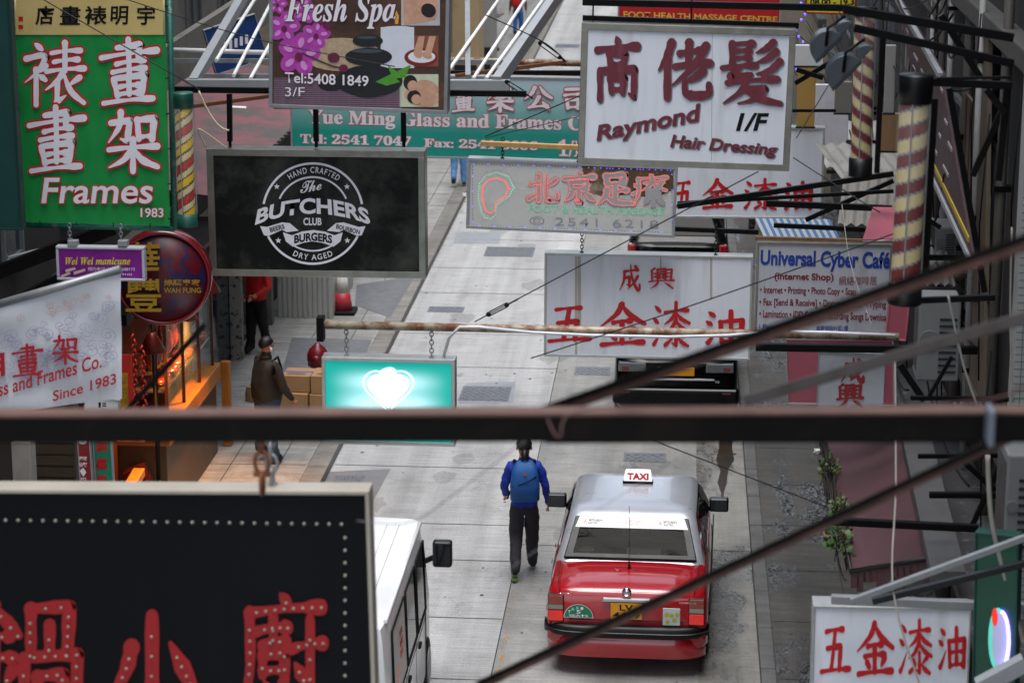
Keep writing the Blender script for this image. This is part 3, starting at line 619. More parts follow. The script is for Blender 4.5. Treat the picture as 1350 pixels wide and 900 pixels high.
# red couplet, strings of red peppers, small vertical signs, grey pillar at lower left
p=A(163,515,24.5); o=thing('red_scroll','red paper scroll with gold marks beside the roast shop entrance','scroll',(p.x,24.5,p.z-.35)); B().box(-.1,.1,-.01,.01,0,.75).out('sheet',M('red_paper','#c02414',.5,0,.2,6),o); B().box(-.05,.05,-.014,-.011,.1,.55).out('gold_mark',M('gold_marks','#c8922c',.4,.4,.5,30),o)
for i,(px,py,ln) in enumerate(((176,440,.95),(188,455,.8))):
    p=A(px,py,25.0+.1*i); o=thing('firecracker_string',('left','right')[i]+' one of two hanging strings of red firecrackers by the shop door','decoration',p,group='red firecracker strings by the shop door')
    bb=B(); 
    for k in range(int(ln/.055)):
        a=(k%2)*2-1; bb.tube([(0,0,-k*.055),(a*.028,-.02,-k*.055-.05)],.014,6)
    bb.out('crackers',M('cracker_red','#b8180c',.4,0,.2),o); B().tube([(0,0,.1),(0,0,-ln)],.004,4).out('string',blk,o)
sv=Sg('hanging_sign','small dark red vertical sign standing left of the green vertical sign','sign',(101,570),(118,570),(101,642),22.0); sv.lightbox(.01,.06,lgrey,M('sign_maroon','#8c1f1d',.45))
sv.polys([[(103,582),(109,576),(115,582),(112,585),(106,585)],[(105,620),(110,616),(114,622),(110,628)]],wht,'emblem'); txt(sv,'獨家',(104,601,115,607),wht,.02); txt(sv,'秘製',(104,609,115,615),wht,.02); txt(sv,'1972',(105,629,114,633),wht,.02)
sv=Sg('hanging_sign','small green vertical sign with red characters at the lower left','sign',(121,568),(146,568),(121,644),22.2); sv.lightbox(.012,.06,lgrey,M('sign_green2','#1b7d5f',.45))
for c,y in (('明',582),('畫',603),('架',625)): txt(sv,c,(127,y,141,y+15),red,.035)
for (x0,x1,Y,cl,lab) in ((15,40,21.5,'#8f8a82','pale grey concrete post at the lower left edge'),(40,100,23,'#4d3d2c','brown wooden shutter at the lower left')):
    p,q=A(x0,600,Y),A(x1,600,Y); o=thing('wall_post' if x0<20 else 'shop_shutter',lab,'post' if x0<20 else 'shutter',(p.x,Y,.13)); B().box(0,q.x-p.x,0,.2,0,3).out('panel',M('panel'+cl[1:],cl,.7,0,.15,3,dirt='#2a2622',damt=.5),o,bev=.01)
    if x0>20:
        bb=B()
        for k in range(24): bb.box(.02,q.x-p.x-.02,-.02,.0,.05+k*.12,.05+k*.12+.1)
        bb.out('slat',M('panel4d3d2c'),o)
sv=Sg('hanging_sign','white street sign board half hidden below the fabric banner','sign',(112,520),(158,527),(108,560),21.5); sv.lightbox(.008,.04,lgrey,white); sv.rects([(130,530,133,537),(135,531,140,532.5),(135,534,140,535.5)],blkl,'dark_mark')
p=A(313,450,36.5); o=thing('inscribed_pillar','grey pillar with dark markings left of the red shirted man','pillar',(p.x,36.5,.13)); B().box(-.09,.09,-.1,.1,0,3.4).out('pillar',M('speckled_pillar','#8f8c86',.7,0,.1,3,dirt='#2b2a28',damt=.9,dscale=9,dlo=.53,dhi=.58),o)
# wooden beams and metal roof rubble above the lower left, behind the purple sign
for i,(a,c,Y,t,lab,m) in enumerate(((( -20,365),(150,300),23.2,.1,'dark rusty beam sloping above the purple manicure sign',rustdark),((-20,420),(120,345),23.6,.08,'lower rusty beam sloping behind the purple manicure sign',rustdark),((0,345),(60,330),23.8,.05,'short grey batten by the left edge',lgrey))):
    p,q=A(*a,Y),A(*c,Y+.4); o=thing('steel_beam',lab,'beam',(p+q)/2); m_=(p+q)/2; B().bar(p-m_,q-m_,t,t*1.3).out('beam',m,o)
p=A(40,330,24.5); o=thing('canopy_roof','dirty metal canopy roof at the left behind the purple sign','canopy',p); B().box(-1.4,.8,-.8,1.8,-.55,-.5).out('sheet',M('dirty_sheet','#34322f',.7,.2,.3,3,dirt='#8a877f',damt=.6,dscale=6,dlo=.58,dhi=.64),o)
sv=Sg('hanging_sign','dark teal sign edge cut off by the left border','sign',(-40,-20),(12,-20),(-40,303),21.0); sv.lightbox(.02,.12,M('teal_trim','#09332f',.5),M('teal_face','#0c3f3b',.5))
# ---------------------------------------------------------------- upper left: ledge, blue sign, pipes, steel rack
o=thing('concrete_canopy','stained concrete canopy ledge above the white pipe at the upper left','canopy',A(275,60,32)); B().bar((-.9,-.6,-.5),(.7,2.2,.55),.12,.55).out('slab',plaster,o)
sv=Sg('hanging_sign','blue slanted sign panel seen through the steel rack','sign',(268,40),(336,18),(268,105),31,yaw=.5); sv.lightbox(.01,.06,lgrey,M('sign_blue','#173a72',.45)); sv.rects([(288+i*7,58-i*2.4,292+i*7,70-i*2.4) for i in range(6)],wht,'white_mark')
def bar(name,lab,cat,p,q,t,m,b2=None,group=None,bev=.004):
    p,q=Vector(p),Vector(q); c=(p+q)/2; o=thing(name,lab,cat,c,group=group); B().bar(p-c,q-c,t,b2).out('bar',m,o,bev=bev); return o
def pipe(name,lab,cat,p,q,r,m,sag=0,group=None):
    p,q=Vector(p),Vector(q); c=(p+q)/2; o=thing(name,lab,cat,c,group=group); pts=bow(p-c,q-c,sag) if sag else [p-c,q-c]; B().tube(pts,r,10).out('pipe',m,o); return o
pipe('white_pipe','white pipe running across the upper left behind the steel rack','pipe',A(225,66,30),A(362,70,30),.03,white)
bar('steel_beam','black beam at the upper left carrying the black burger sign','beam',A(225,118,24.1),A(694,124,24.1),.05,blk,.06)
bar('steel_beam','rusty angle iron sloping under the steel rack at the left','beam',A(255,140,25),A(362,126,25.4),.04,M('rust_iron','#6a3f28',.7,.2,.3,10))
# steel rack: tilted open frame of channel and white pipes
rk=thing('steel_rack','tilted grey steel rack of channels and white pipes behind the spa sign','rack',A(460,112,27)); c=Vector(rk.location)
f1=lambda x,y,Y: A(x,y,Y)-c
bb=B(); Y0=27; Y1=30.5
bb.bar(f1(246,112,Y0),f1(672,113,Y0),.1,.13); bb.bar(f1(255,110,Y0),f1(330,-20,Y1),.1,.13); bb.bar(f1(655,110,Y0),f1(745,-20,Y1),.1,.16)
bb.out('channel',lgrey,rk,bev=.005)
bb=B()
for x0,x1 in ((588,664),(640,718),(610,640)): pass
for (a,d) in (((584,104),(668,-15)),((624,104),(702,-15)),((641,104),(727,-15)),((308,100),(362,-5)),((330,104),(378,20)),((285,80),(345,-15))): bb=B(); bb.tube([f1(*a,Y0+.05),f1(*d,Y1)],.022,8); bb.out('white_rail',white,rk)
bb=B(); bb.bar(f1(225,80,Y0+1),f1(676,82,Y0+1),.04,.05); bb.bar(f1(617,102,Y0+.3),f1(616,-15,Y1+.2),.06,.06); bb.bar(f1(262,100,Y0+.4),f1(362,101,Y0+.4),.05); bb.out('cross_bar',zinc,rk)
pipe('rusty_pipe','rusty white pipe above the teal glass and frames sign','pipe',A(560,79,32.5),A(775,84,32.5),.045,rust)
bar('steel_beam','rust brown brace beam above the teal glass and frames sign','beam',A(600,100,32.2),A(745,82,32.4),.05,M('rust_iron'))
bar('steel_beam','dark beam along the top edge of the teal glass and frames sign','beam',A(380,97,33.2),A(775,97,33.2),.08,rustdark)
# ---------------------------------------------------------------- barber poles
def barber(name,lab,cx,y0,y1,wpx,Y,cols,capm,lean=0,caps=(24,20)):
    p,q=A(cx[0],y1,Y),A(cx[1],y0,Y); r=wpx*Y/F/2*1.0; h=(q-p).length
    o=thing(name,lab,'barber pole',p); d=(q-p).normalized(); o.rotation_euler=Vector((0,0,1)).rotation_difference(d).to_euler()
    k=Y/F*1.03; ch0,ch1=caps[1]*k,caps[0]*k
    B().lathe([(r*1.02,0),(r*1.04,.01),(r*1.04,ch0),(r*.9,ch0+.002)],n=28).out('bottom_cap',capm,o)
    B().lathe([(r*.9,h-ch1-.002),(r*1.04,h-ch1),(r*1.04,h-.01),(r*1.0,h),(.001,h+.01)],n=28).out('top_cap',capm,o)
    # candy stripe body: spiral bands as faces
    bb=B(); n=48; hh=h-ch0-ch1; rows=max(24,int(hh/(.012))); pitch=r*6.28319*cols['slope']; K=len(cols['c']); grid=[[bb.bm.verts.new((.88*r*math.cos(6.28319*j/n),.88*r*math.sin(6.28319*j/n),ch0+hh*i/rows)) for j in range(n)] for i in range(rows+1)]
    for i in range(rows):
        for j in range(n):
            f=bb.bm.faces.new((grid[i][j],grid[i][(j+1)%n],grid[i+1][(j+1)%n],grid[i+1][j])); f.smooth=True
            ph=((hh*(i+.5)/rows)/(pitch)*cols['turns'] - cols['dir']*(j+.5)/n*cols.get('starts',1))%1; acc=0
            for t,(wd,mi) in enumerate(cols['c']):
                acc+=wd
                if ph<acc: f.material_index=mi; break
    bb.out('striped_cylinder',cols['m'],o)
    B().lathe([(r,ch0),(r,h-ch1)],n=28).out('glass_tube',M('tube_glass','#cfd6d6',.05,0,.02,alpha=.06),o)
    for a in (.3,2.4,4.5):
      rb=B(); rb.bar((r*1.01*math.cos(a),r*1.01*math.sin(a),ch0),(r*1.01*math.cos(a),r*1.01*math.sin(a),h-ch1),.009)
      rb.out('tie_rod',zinc,o)
    return o
pc=M('pole_cream','#cbb98a',.45,0,.08,8); pr_=M('pole_red','#6e1f1c',.45,0,.12,8); pg=M('pole_silver','#8d8f90',.35,.3,.1,8); py_=M('pole_yellow','#d8b010',.4,0,.08); pr2=M('pole_bright_red','#b3221a',.4); pb=M('pole_brown','#4a3a22',.5)
barber('barber_pole','slim barber pole with yellow and red stripes and green caps beside the green banner',(247,241),122,298,27,21.6,dict(slope=.55,turns=1,dir=1,starts=1,c=((.07,3),(.22,1),(.05,3),(.17,0),(.05,3),(.2,2),(.05,3),(.19,0)),m=[pc,py_,pr2,pb]),M('cap_green','#0e4a3c',.45),caps=(20,17))
rs=dict(slope=.275,turns=1,dir=1,starts=1,c=((.44,0),(.08,2),(.40,1),(.08,2)),m=[pc,pr_,pg])
barber('barber_pole','near barber pole with maroon and cream stripes at the right',(1192,1208),98,400,44,16,rs,M('cap_black','#131416',.4,.3),caps=(36,28))
barber('barber_pole','farther barber pole with maroon and cream stripes beside the grey floodlights',(1134,1141),10,232,30,23,dict(rs,dir=-1,slope=.265,starts=2),M('cap_black'),caps=(10,24))
# ---------------------------------------------------------------- the signs
GR='shop signs hung over the street'
def sign(lab,tl,tr,bl,Y,**k): return Sg('hanging_sign',lab,'sign',tl,tr,bl,Y,group=GR,**k)
# green frames banner
s=sign('tall green banner reading Frames 1983 in a green pipe frame',(13,-30),(222,-26),(30,297),22)
b=B(); w2,h=s.w/2,s.h
for p,q in (((-w2,.03,0),(w2,.03,0)),((-w2,.03,h),(w2,.03,h)),((-w2,.03,0),(-w2,.03,h)),((w2,.03,0),(w2,.03,h))): b.tube([p,q],.028,8)
b.out('pipe_frame',M('green_pipe','#14594a',.5,.2,.2,8,dirt='#8d8d85',damt=.6,dscale=6,dlo=.56,dhi=.62),s.r)
gm=M('banner_green','#00883a',.55,0,.06,3,bump=.25,bscale=2.5)
n=24; b=B(); g=[[b.bm.verts.new((-w2+.035+(2*w2-.07)*i/n, .004*math.sin(i*2.1+j*.7)+.004*math.sin(j*1.3), .03+(h-.06)*j/n)) for j in range(n+1)] for i in range(n+1)]
for i in range(n):
    for j in range(n): f=b.bm.faces.new((g[i][j],g[i+1][j],g[i+1][j+1],g[i][j+1])); f.smooth=True
b.out('banner',gm,s.r)
b=B()
for j in range(7):
    for sx in (-1,1): b.tube([(sx*(w2-.05),0,.1+j*.33),(sx*(w2+.01),.02,.1+j*.33)],.007,5)
for i in range(4): b.tube([(-w2+.2+i*.35,0,.05),(-w2+.2+i*.35,.02,-.01)],.007,5)
b.out('tie',blkl,s.r)
s.rects([(20,-28,217,46)],M('scroll_beige','#c9b271',.6,0,.08,3),'scroll_panel',-.012)
for x in (20,216): B().tube([s.L(x,-26,-.014),s.L(x+1,46,-.014)],.008,6).out('scroll_rod',M('scroll_edge','#e6d9ac',.5),s.r)
for c,x0,x1 in zip('店畫裱明宇',(47,79,112,146,181),(72,107,141,170,205)): txt(s,c,(x0,8,x1,33),blkl,.02,y=-.016,shear=.05)
s.rects([(25,22,31,28),(25,33,31,38)],red,'seal',-.016)
rim=M('letter_rim','#c01822',.5,0,.05)
it=[('裱',(31,55,112,139)),('畫',(134,54,208,137)),('畫',(39,143,112,226)),('架',(141,146,211,226))]
brush(s,it,rim,12,grow=3.2,y=-.0055,name='character_outline'); brush(s,it,wht,12,y=-.0105)
txt(s,'Frames',(55,234,202,268),wht,.014,shear=.12,y=-.018,outline=(rim,.03)); txt(s,'1983',(186,274,216,286),wht,.01,y=-.018,outline=(rim,.04))
pipe('cable_conduit','grey flexible conduit running down the left edge of the green banner','conduit',A(14,-10,21.8),A(22,290,21.8),.02,lgrey)
# manicure box
s=sign('small purple lit box sign for a manicure shop below the green banner',(73,324),(190,326),(76,369),21.9)
s.lightbox(s.px(4),.09,M('pale_plastic','#b9b8c2',.4,0,.05),M('purple_face','#7d1a86',.4,0,.25,5),proud=.01,bev=.01)
for x in (96,162): c=s.L(x,324); B().box(c.x-.045,c.x+.045,-.02,.07,c.z-.005,c.z+.05).out('bracket',lgrey,s.r,bev=.005)
for x in (94,161): s.chain(x,s.h+.05,s.h+.19,zinc)
txt(s,'𝑾𝒆𝒊 𝑾𝒆𝒊 𝒎𝒂𝒏𝒊𝒄𝒖𝒏𝒆',(86,339,172,349),M('sign_yellow','#e0c83a',.5),.012); txt(s,'预约电话: 6415 70688172',(116,352,178,357),wht); txt(s,'2191(6)',(155,360,174,364),wht)
s.polys([[(83,356),(99,352),(100,355),(84,360)],[(94,359),(112,354),(113,357),(95,363)],[(80,363),(92,358),(93,361),(82,366)]],M('nail_skin','#d9b7a8',.5),'finger_print'); s.polys([[(82,356),(86,355),(87,359),(83,361)],[(93,359),(97,358),(98,362),(94,364)]],M('nail_purple','#5a1a7a',.4),'nail_print',-.006)
# round red sign
c=A(214,367,23); o=thing('round_sign','round dark red sign with gold characters of the roast shop','sign',c-Vector((0,0,.46)),rz=R(6),group=GR)
rx=.445; zc=.46
B().lathe([(.001,.2),(rx*1.04,.2),(rx*1.08,.17),(rx*1.08,.02),(rx*1.05,-.01),(rx*1.0,-.012),(rx*.985,.0),(rx*.98,.02),(.001,.02)],(0,0,zc),64,axis='y').out('drum',M('drum_red','#6e0c18',.22,0,.08,coat=.4),o)
B().lathe([(rx*.965,.019),(rx*.965,.0),(.001,.0)],(0,0,zc),64,axis='y').out('face',M('floral_red','#5c0a16',.4,0,.15,3,dirt='#1c1a46',damt=.9,dscale=5.5,dlo=.49,dhi=.54),o)
s=Sg.__new__(Sg); s.n=Vector((math.sin(R(6)),-math.cos(R(6)),0)); s.c0=c; s.ex=Vector((math.cos(R(6)),math.sin(R(6)),0)); s.ez=Vector((0,0,1)); s.o=Vector(o.location); s.r=o
txt(s,'華',(167,319,211,362),gold,.016,ext=.012,y=-.016,shear=.03); txt(s,'豐',(166,366,213,410),gold,.014,ext=.012,y=-.016)
txt(s,'燒臘專家',(216,368,264,377),gold,.02,y=-.005); txt(s,'WAH FUNG',(216,379,265,386),gold,.02,y=-.005)
bar('steel_bracket','black bracket holding the round red sign to the left wall','bracket',c+Vector((-.9,.12,.1)),c+Vector((-.3,.12,.1)),.05,blk)
# white fabric banner, tilted
s=sign('tilted white fabric banner with red lettering since 1983 at the left edge',(-60,418),(159,355),(-55,556),19)
n=30; b=B(); w2,h=s.w/2,s.h
k4=[s.L(*q) for q in ((-60,552),(161,525),(159,355),(-60,418))]
g=[[b.bm.verts.new(k4[0].lerp(k4[1],i/n).lerp(k4[3].lerp(k4[2],i/n),j/n)+Vector((0,.01*math.sin(i*.35+j*.3)+.006*math.sin(j*.5-i*.2),0))) for j in range(n+1)] for i in range(n+1)]
for i in range(n):
    for j in range(n): f=b.bm.faces.new((g[i][j],g[i+1][j],g[i+1][j+1],g[i][j+1])); f.smooth=True
b.out('fabric',M('banner_cloth','#d2d5db',.7,0,.05,4,dirt='#9c9da8',damt=.5,bump=.1,bscale=5),s.r)
B().tube([(-w2,.01,h),(w2,.01,h)],.035,10).out('top_rod',zinc,s.r)
om=M('faint_red_line','#d0a0a0',.7); om2=M('faint_blue_line','#a9a6c4',.7)
def curl(x,y,r,t,m,mm):
    pts=[(x+(r*(1-k/26))*math.cos(m*k*.42+t),y+(r*(1-k/26))*math.sin(m*k*.42+t)*.8) for k in range(22)]; s.line(pts,.6,None,'',-.024,b=mm)
random.seed(11); ma,mb=B(),B()
for i in range(110):
    x=random.uniform(2,150); yt=400-x*.285
    if i<14: curl(x,yt+random.uniform(20,34),random.uniform(4,8),random.random()*6,random.choice((-1,1)),ma)
    else: curl(x,yt+random.uniform(42,120),random.uniform(5,12),random.random()*6,random.choice((-1,1)),mb)
ma.out('red_ornament',om,s.r); mb.out('blue_ornament',om2,s.r)
def qd(x0,yb,x1,hh,sl=-.285): return ((x0,yb-hh),(x1,yb-hh+sl*(x1-x0)),(x1,yb+sl*(x1-x0)),(x0,yb))
brush(s,[('畫',(18,454,57,495)),('架',(70,441,105,478))],M('cloth_red','#b3202f',.6),11,y=-.03); txt(s,'明',None,M('cloth_red'),.04,y=-.03,quad=((-26,470),(7,463),(8,500),(-25,507)))
txt(s,'Glass and Frames Co.',None,M('cloth_red'),.012,y=-.03,quad=qd(-26,529,135,19)); txt(s,'Since 1983',None,M('cloth_red'),.012,y=-.03,quad=qd(71,528,154,14))
# black burger sign
s=sign('black chalkboard sign with a round white burger restaurant emblem',(272,196),(560,199),(276,363),24)
s.lightbox(s.px(9),.22,steel,M('chalkboard','#0b0c0b',.55,0,.3,3,dirt='#5c5e57',damt=.75,dscale=.9,dlo=.45,dhi=.75,spec=.2))
for x in (301,415,531): bb=B(); p=s.L(x,196); q=s.L(x-1,126); bb.bar((p.x,.1,p.z+.06),(q.x,.1,q.z),.05); bb.tube([(p.x,.1,p.z),(p.x,.1,p.z+.08)],.018,6); bb.out('hanger',blk,s.r)
cxx,cyy=412.5,281.5
def arc(r,a0,a1,wd,ry=None,cx=cxx,cy=cyy): s.line([(cx+r*math.cos(R(a0+(a1-a0)*i/60)),cy-(ry or r)*math.sin(R(a0+(a1-a0)*i/60))) for i in range(61)],wd,None,'',-.004,b=ab)
ab=B(); arc(66,11,169,3); arc(66,207,333,3); arc(48,24,156,2.4); arc(49,237,303,2.2); ab.out('ring',wht,s.r)
def onarc(t,r,a0,a1,hh,off,top=True,cy=cyy):
    def wp(u,k):
        a=R(a0+(a1-a0)*u); rr=r+(k-.5)*hh if top else r-(k-.5)*hh; return (cxx+rr*math.cos(a),cy-rr*math.sin(a))
    txt(s,t,None,wht,off,warp=wp,space=1.25)
onarc('HAND CRAFTED',57.5,124,53,8,.012); onarc('DRY AGED',57.5,244,296,7.5,.012,False)
for x,y in ((365,246),(457.5,246),(367,317),(458,317)): s.polys([[(x+(4.2 if i%2==0 else 1.8)*math.sin(i*.6283),y-(4.2 if i%2==0 else 1.8)*math.cos(i*.6283)) for i in range(10)]],wht,'star')
txt(s,'𝓣𝓱𝓮',None,wht,.008,quad=((396,240),(424,235),(424,250),(396,255)))
def but(u,k):
    x=338+149*u; return (x+(u-.5)*-8*(k-.5),282+15*(2*u-1)**2-21*k)
txt(s,'BUTCHERS',None,wht,.035,warp=but); txt(s,'CLUB',(400,287,424,297),wht,.03)
s.polys([[(343,298),(352,299),(372,293),(382,294),(394,304),(378,306),(372,303),(354,311),(348,310)],[(482,298),(473,299),(453,293),(443,294),(431,304),(447,306),(453,303),(471,311),(477,310)]],wht,'ribbon_end')
s.polys([[(373,306),(385,310),(398,305),(413,303),(428,305),(441,310),(452,306),(449,318),(440,325),(425,320),(412,318),(400,320),(386,325),(377,318)]],wht,'ribbon_middle',-.006)
txt(s,'BEERS',None,blkl,.02,quad=((355,300),(374,295),(376,301),(357,306)),y=-.009); txt(s,'BOURBON',None,blkl,.02,quad=((444,295),(475,303),(474,309),(443,301)),y=-.009)
def bg_(u,k): return (388+50*u,321-3.5*math.sin(math.pi*u)-11*k)
txt(s,'BURGERS',None,blkl,.04,warp=bg_,y=-.009)
pipe('cable_conduit','beige cable curling down to the black burger sign','cable',A(262,120,24),A(302,172,24),.01,M('beige_cable','#b9ad92',.6),.1)
# spa sign
s=sign('purple spa sign with printed orchids, stacked stones and a candle',(355,-60),(594,-52),(357,142),23.6)
s.lightbox(s.px(5),.25,zinc,M('spa_brown','#4a3022',.4,0,.55,1.6,dirt='#a06a34',damt=.6,dscale=1.2))
s.rects([(361,102,529,144)],M('bamboo_mat','#5f4557',.6,0,.3,30,streak=.1),'mat_print',-.003)
s.rects([(361,-50,590,-20)],M('spa_dark','#3a1c22',.5),'top_print',-.003)
ml=B()
for i in range(16): s.line([(361,106+i*2.5),(529,107+i*2.5)],.7,None,'',-.0042,b=ml)
ml.out('mat_line',M('mat_line','#8d7486',.6),s.r)
def ell(x,y,a,b_,rot=0,n=28): return [(x+a*math.cos(6.283*i/n)*math.cos(rot)-b_*math.sin(6.283*i/n)*math.sin(rot),y+a*math.cos(6.283*i/n)*math.sin(rot)+b_*math.sin(6.283*i/n)*math.cos(rot)) for i in range(n)]
s.polys([ell(450,72,52,22)],M('towel_print','#b39c80',.6,0,.2,20),'towel_print',-.0045)
s.rects([(502,36,546,90)],M('candle_print','#d5dae4',.5,0,.05),'candle_print',-.005); s.polys([ell(524,38,22,3.5)],M('candle_print'),'candle_print',-.0056); s.polys([[(523,14),(526,22),(525,32),(521,32),(520,22)]],M('flame_print','#f0a53a',.5),'flame_print',-.006)
st=M('stone_print','#14191f',.35,0,.3,4); hi=M('stone_print_shine','#3c4a58',.35,0,.2)
s.polys([ell(487,107,44,21),ell(437,110,18,10),ell(485,120,22,9)],st,'stone_print',-.0065); s.polys([ell(486,75,31,12)],st,'stone_print',-.0085); s.polys([ell(485,54,20,8.2)],st,'stone_print',-.0095)
s.polys([ell(484,49.5,13,2.2),ell(484,67.5,20,2.6)],hi,'stone_print_shine',-.0102)
s.polys([[(511,86),(526,96),(541,88),(534,102),(518,104)],[(495,108),(515,98),(528,108),(510,113)],[(524,94),(540,86),(542,88),(530,98)]],M('leaf_print','#4f9a2a',.5,0,.2),'leaf_print',-.0102)
om=M('orchid_print','#b23ca8',.5,0,.25,9); om2=M('orchid_print_pale','#d98bd4',.5,0,.15,9); oc=M('orchid_heart','#6a0f3e',.5)
random.seed(3); P1=[];P2=[];P3=[]
for (x,y,r) in ((394,72,26),(375,36,19),(417,46,17),(402,14,16),(366,6,12)):
    for k in range(5):
        a=-1.57+k*1.2566+.2; l=[(x+r*.55*math.cos(a),y+r*.55*math.sin(a))]; P1.append(ell(*l[0],r*.58,r*.44,a)); P2.append(ell(x+r*.62*math.cos(a),y+r*.62*math.sin(a),r*.26,r*.15,a))
    P3.append(ell(x,y+r*.12,r*.2,r*.22))
s.polys(P1,om,'orchid_print',-.0048,.0001); s.polys(P2,om2,'orchid_print',-.0078,.0001); s.polys(P3+[ell(440,76,8,6.5),ell(453,90,6,5),ell(432,34,4,6),ell(424,26,5,7)],oc,'orchid_print',-.0105,.0001)
br=B(); s.line([(398,70),(425,82),(440,88),(455,90)],2.2,None,'',-.0103,b=br); br.out('stem_print',M('stem_print','#4a2a30',.5),s.r)
skin_p=M('skin_print','#c99a80',.5,0,.2,8); skin_d=M('skin_print_shade','#9d6a52',.5,0,.2,8)
for (x0,y0,x1,y1,c) in ((529,-20,580,34,'#b8b4b8'),(529,47,578,88,'#8a4b36'),(527,98,578,141,'#c4ccb0')): s.rects([(x0,y0,x1,y1)],M('inset'+c[1:],c,.5,0,.15,6),'inset_print',-.004)
s.polys([[(531,-10),(560,-14),(578,4),(574,26),(552,30),(533,33)],ell(567,13,13,7,.9)],skin_p,'hand_print',-.0055); s.polys([ell(565,14,10,9,.5)],M('dark_hair','#171110',.6),'hair_print',-.0075)
s.polys([ell(555,76,22,12)],M('bowl_print','#7a1c18',.5),'bowl_print',-.0055); s.polys([ell(556,75,18,8)],wht,'petal_print',-.0062); s.polys([[(545,70),(552,48),(560,48),(556,74)],[(559,73),(566,48),(575,48),(568,74)],ell(551,72,6,4,.5),ell(563,73,7,4,.4)],skin_p,'foot_print',-.007)
s.polys([ell(556,128,23,12,.2),ell(563,116,16,10,.3)],skin_p,'body_print',-.0055); s.polys([ell(541,109,9,10),ell(546,128,9,9)],M('dark_hair'),'hair_print',-.0072); s.polys([ell(544,113,6.5,7,.5),ell(549,131,6.5,6.5,.5)],skin_p,'face_print',-.009)
txt(s,'𝑭𝒓𝒆𝒔𝒉 𝑺𝒑𝒂',(376,-6,522,38),wht,.008,y=-.0135,outline=(M('plum_rim','#5a2340',.5),.02)); txt(s,'Tel:5408 1849',None,wht,.012,y=-.0135,quad=((376,95),(486,100),(486,114),(376,109)),outline=(M('plum_rim'),.025)); txt(s,'3/F',(376,115,402,127),wht,0,y=-.0135,outline=(M('plum_rim'),.025))
# teal glass and frames sign
s=sign('wide teal to white sign of a glass and frames company',(382,96),(790,103),(384,205),33)
gt=M('teal_print','#1d9f96',.4,0,.06,3); N=gt.node_tree.nodes; K=gt.node_tree.links; tc=[n for n in N if n.type=='TEX_COORD'][0]; sx=N.new('ShaderNodeSeparateXYZ'); K.new(tc.outputs['Object'],sx.inputs[0]); r=N.new('ShaderNodeValToRGB'); e=r.color_ramp.elements; e[0].position=.3; e[0].color=(*lin('#10988a'),1); e[1].position=.95; e[1].color=(*lin('#b9d3dd'),1); mr=N.new('ShaderNodeMapRange'); mr.inputs[2].default_value=s.h; K.new(sx.outputs['Z'],mr.inputs[0]); K.new(mr.outputs[0],r.inputs[0]); K.new(r.outputs[0],N['Principled BSDF'].inputs['Base Color'])
s.lightbox(s.px(2.5),.2,lgrey,gt)
lw=M('letter_pale','#e6e2e8',.5); rp_=M('letter_pink_rim','#c75a62',.5)
it=[('畫',(596,116,627,147)),('架',(642,114,677,147)),('公',(690,113,728,144)),('司',(741,115,778,147)),('明',(500,0,501,1))][:4]
brush(s,it,rp_,14,grow=4,y=-.006,name='character_outline'); brush(s,it,lw,14,y=-.011)
def qs(x0,y0,x1,y1,sl=.026): return ((x0,y0),(x1,y0+sl*(x1-x0)),(x1,y1+sl*(x1-x0)),(x0,y1))
txt(s,'𝐘𝐮𝐞 𝐌𝐢𝐧𝐠 𝐆𝐥𝐚𝐬𝐬 𝐚𝐧𝐝 𝐅𝐫𝐚𝐦𝐞𝐬 𝐂𝐨.',None,lw,.018,quad=qs(407,144,786,168),outline=(rp_,.03)); txt(s,'𝐓𝐞𝐥: 𝟐𝟓𝟒𝟏 𝟕𝟎𝟒𝟕',None,lw,.02,quad=qs(396,176,542,189),outline=(rp_,.03)); txt(s,'𝐅𝐚𝐱: 𝟐𝟓𝟒𝟏 𝟔𝟔𝟎𝟔',None,lw,.02,quad=qs(559,182,709,194,.03),outline=(rp_,.03)); txt(s,'𝟏/𝐅',None,lw,.01,quad=qs(736,184,772,206),outline=(rp_,.03))
# foot massage LED sign
bar('wooden_pole','pale wooden pole from which the LED foot massage sign hangs','pole',A(634,189,26),A(800,196,26),.07,M('pale_wood','#b08c52',.6,0,.2,8,streak=.2),.05)
s=sign('grey LED dot sign for foot and health massage with a foot outline',(617,208),(894,220),(616,301),26)
fl=M('led_panel','#c9cac6',.45,0,.08,3,dirt='#9d9d97',damt=.5,dscale=3)
s.lightbox(s.px(4),.16,lgrey,fl)
s.polys([[(768,216),(888,221),(888,250),(862,262),(830,256),(800,260),(768,252)]],M('burnt_panel','#6b4d2c',.5,0,.45,2.5,dirt='#b5b0a4',damt=.6,dscale=2.5,dlo=.5,dhi=.62),'burnt_stain',-.002)
for x in (656,755): s.chain(x,s.h,s.h+.22)
lr=M('led_red','#e87060',.4,emit=.55,ecol='#ff3a28'); lg=M('led_green','#bfe8d2',.4,emit=.2,ecol='#60ffb0'); lw_=M('led_clear','#d2d2d4',.3); lp=M('led_violet','#a09aff',.4,emit=.9,ecol='#5038ff'); ld_=M('led_off','#50504e',.4)
pts=[]
for c,bx in (('北',(696,229,736,266)),('京',(742,226,785,268)),('足',(787,228,835,269)),('療',(834,229,880,271))): pts+=led_pts(c,bx,15,5)
hal=M('led_halo','#a6a8a8',.5,0,.1)
brush(s,[('北',(696,229,736,266)),('京',(742,226,785,268)),('足',(787,228,835,269)),('療',(834,229,880,271))],hal,24,y=-.003,name='weathered_halo'); dots(s,pts,.0052,lr,'red_led_characters',-.012)
def heartish(k): return [(633,283),(628,262),(630,240),(640,228),(656,224),(672,230),(680,246),(674,258),(662,266),(654,272),(654,286),(646,292),(638,290)]
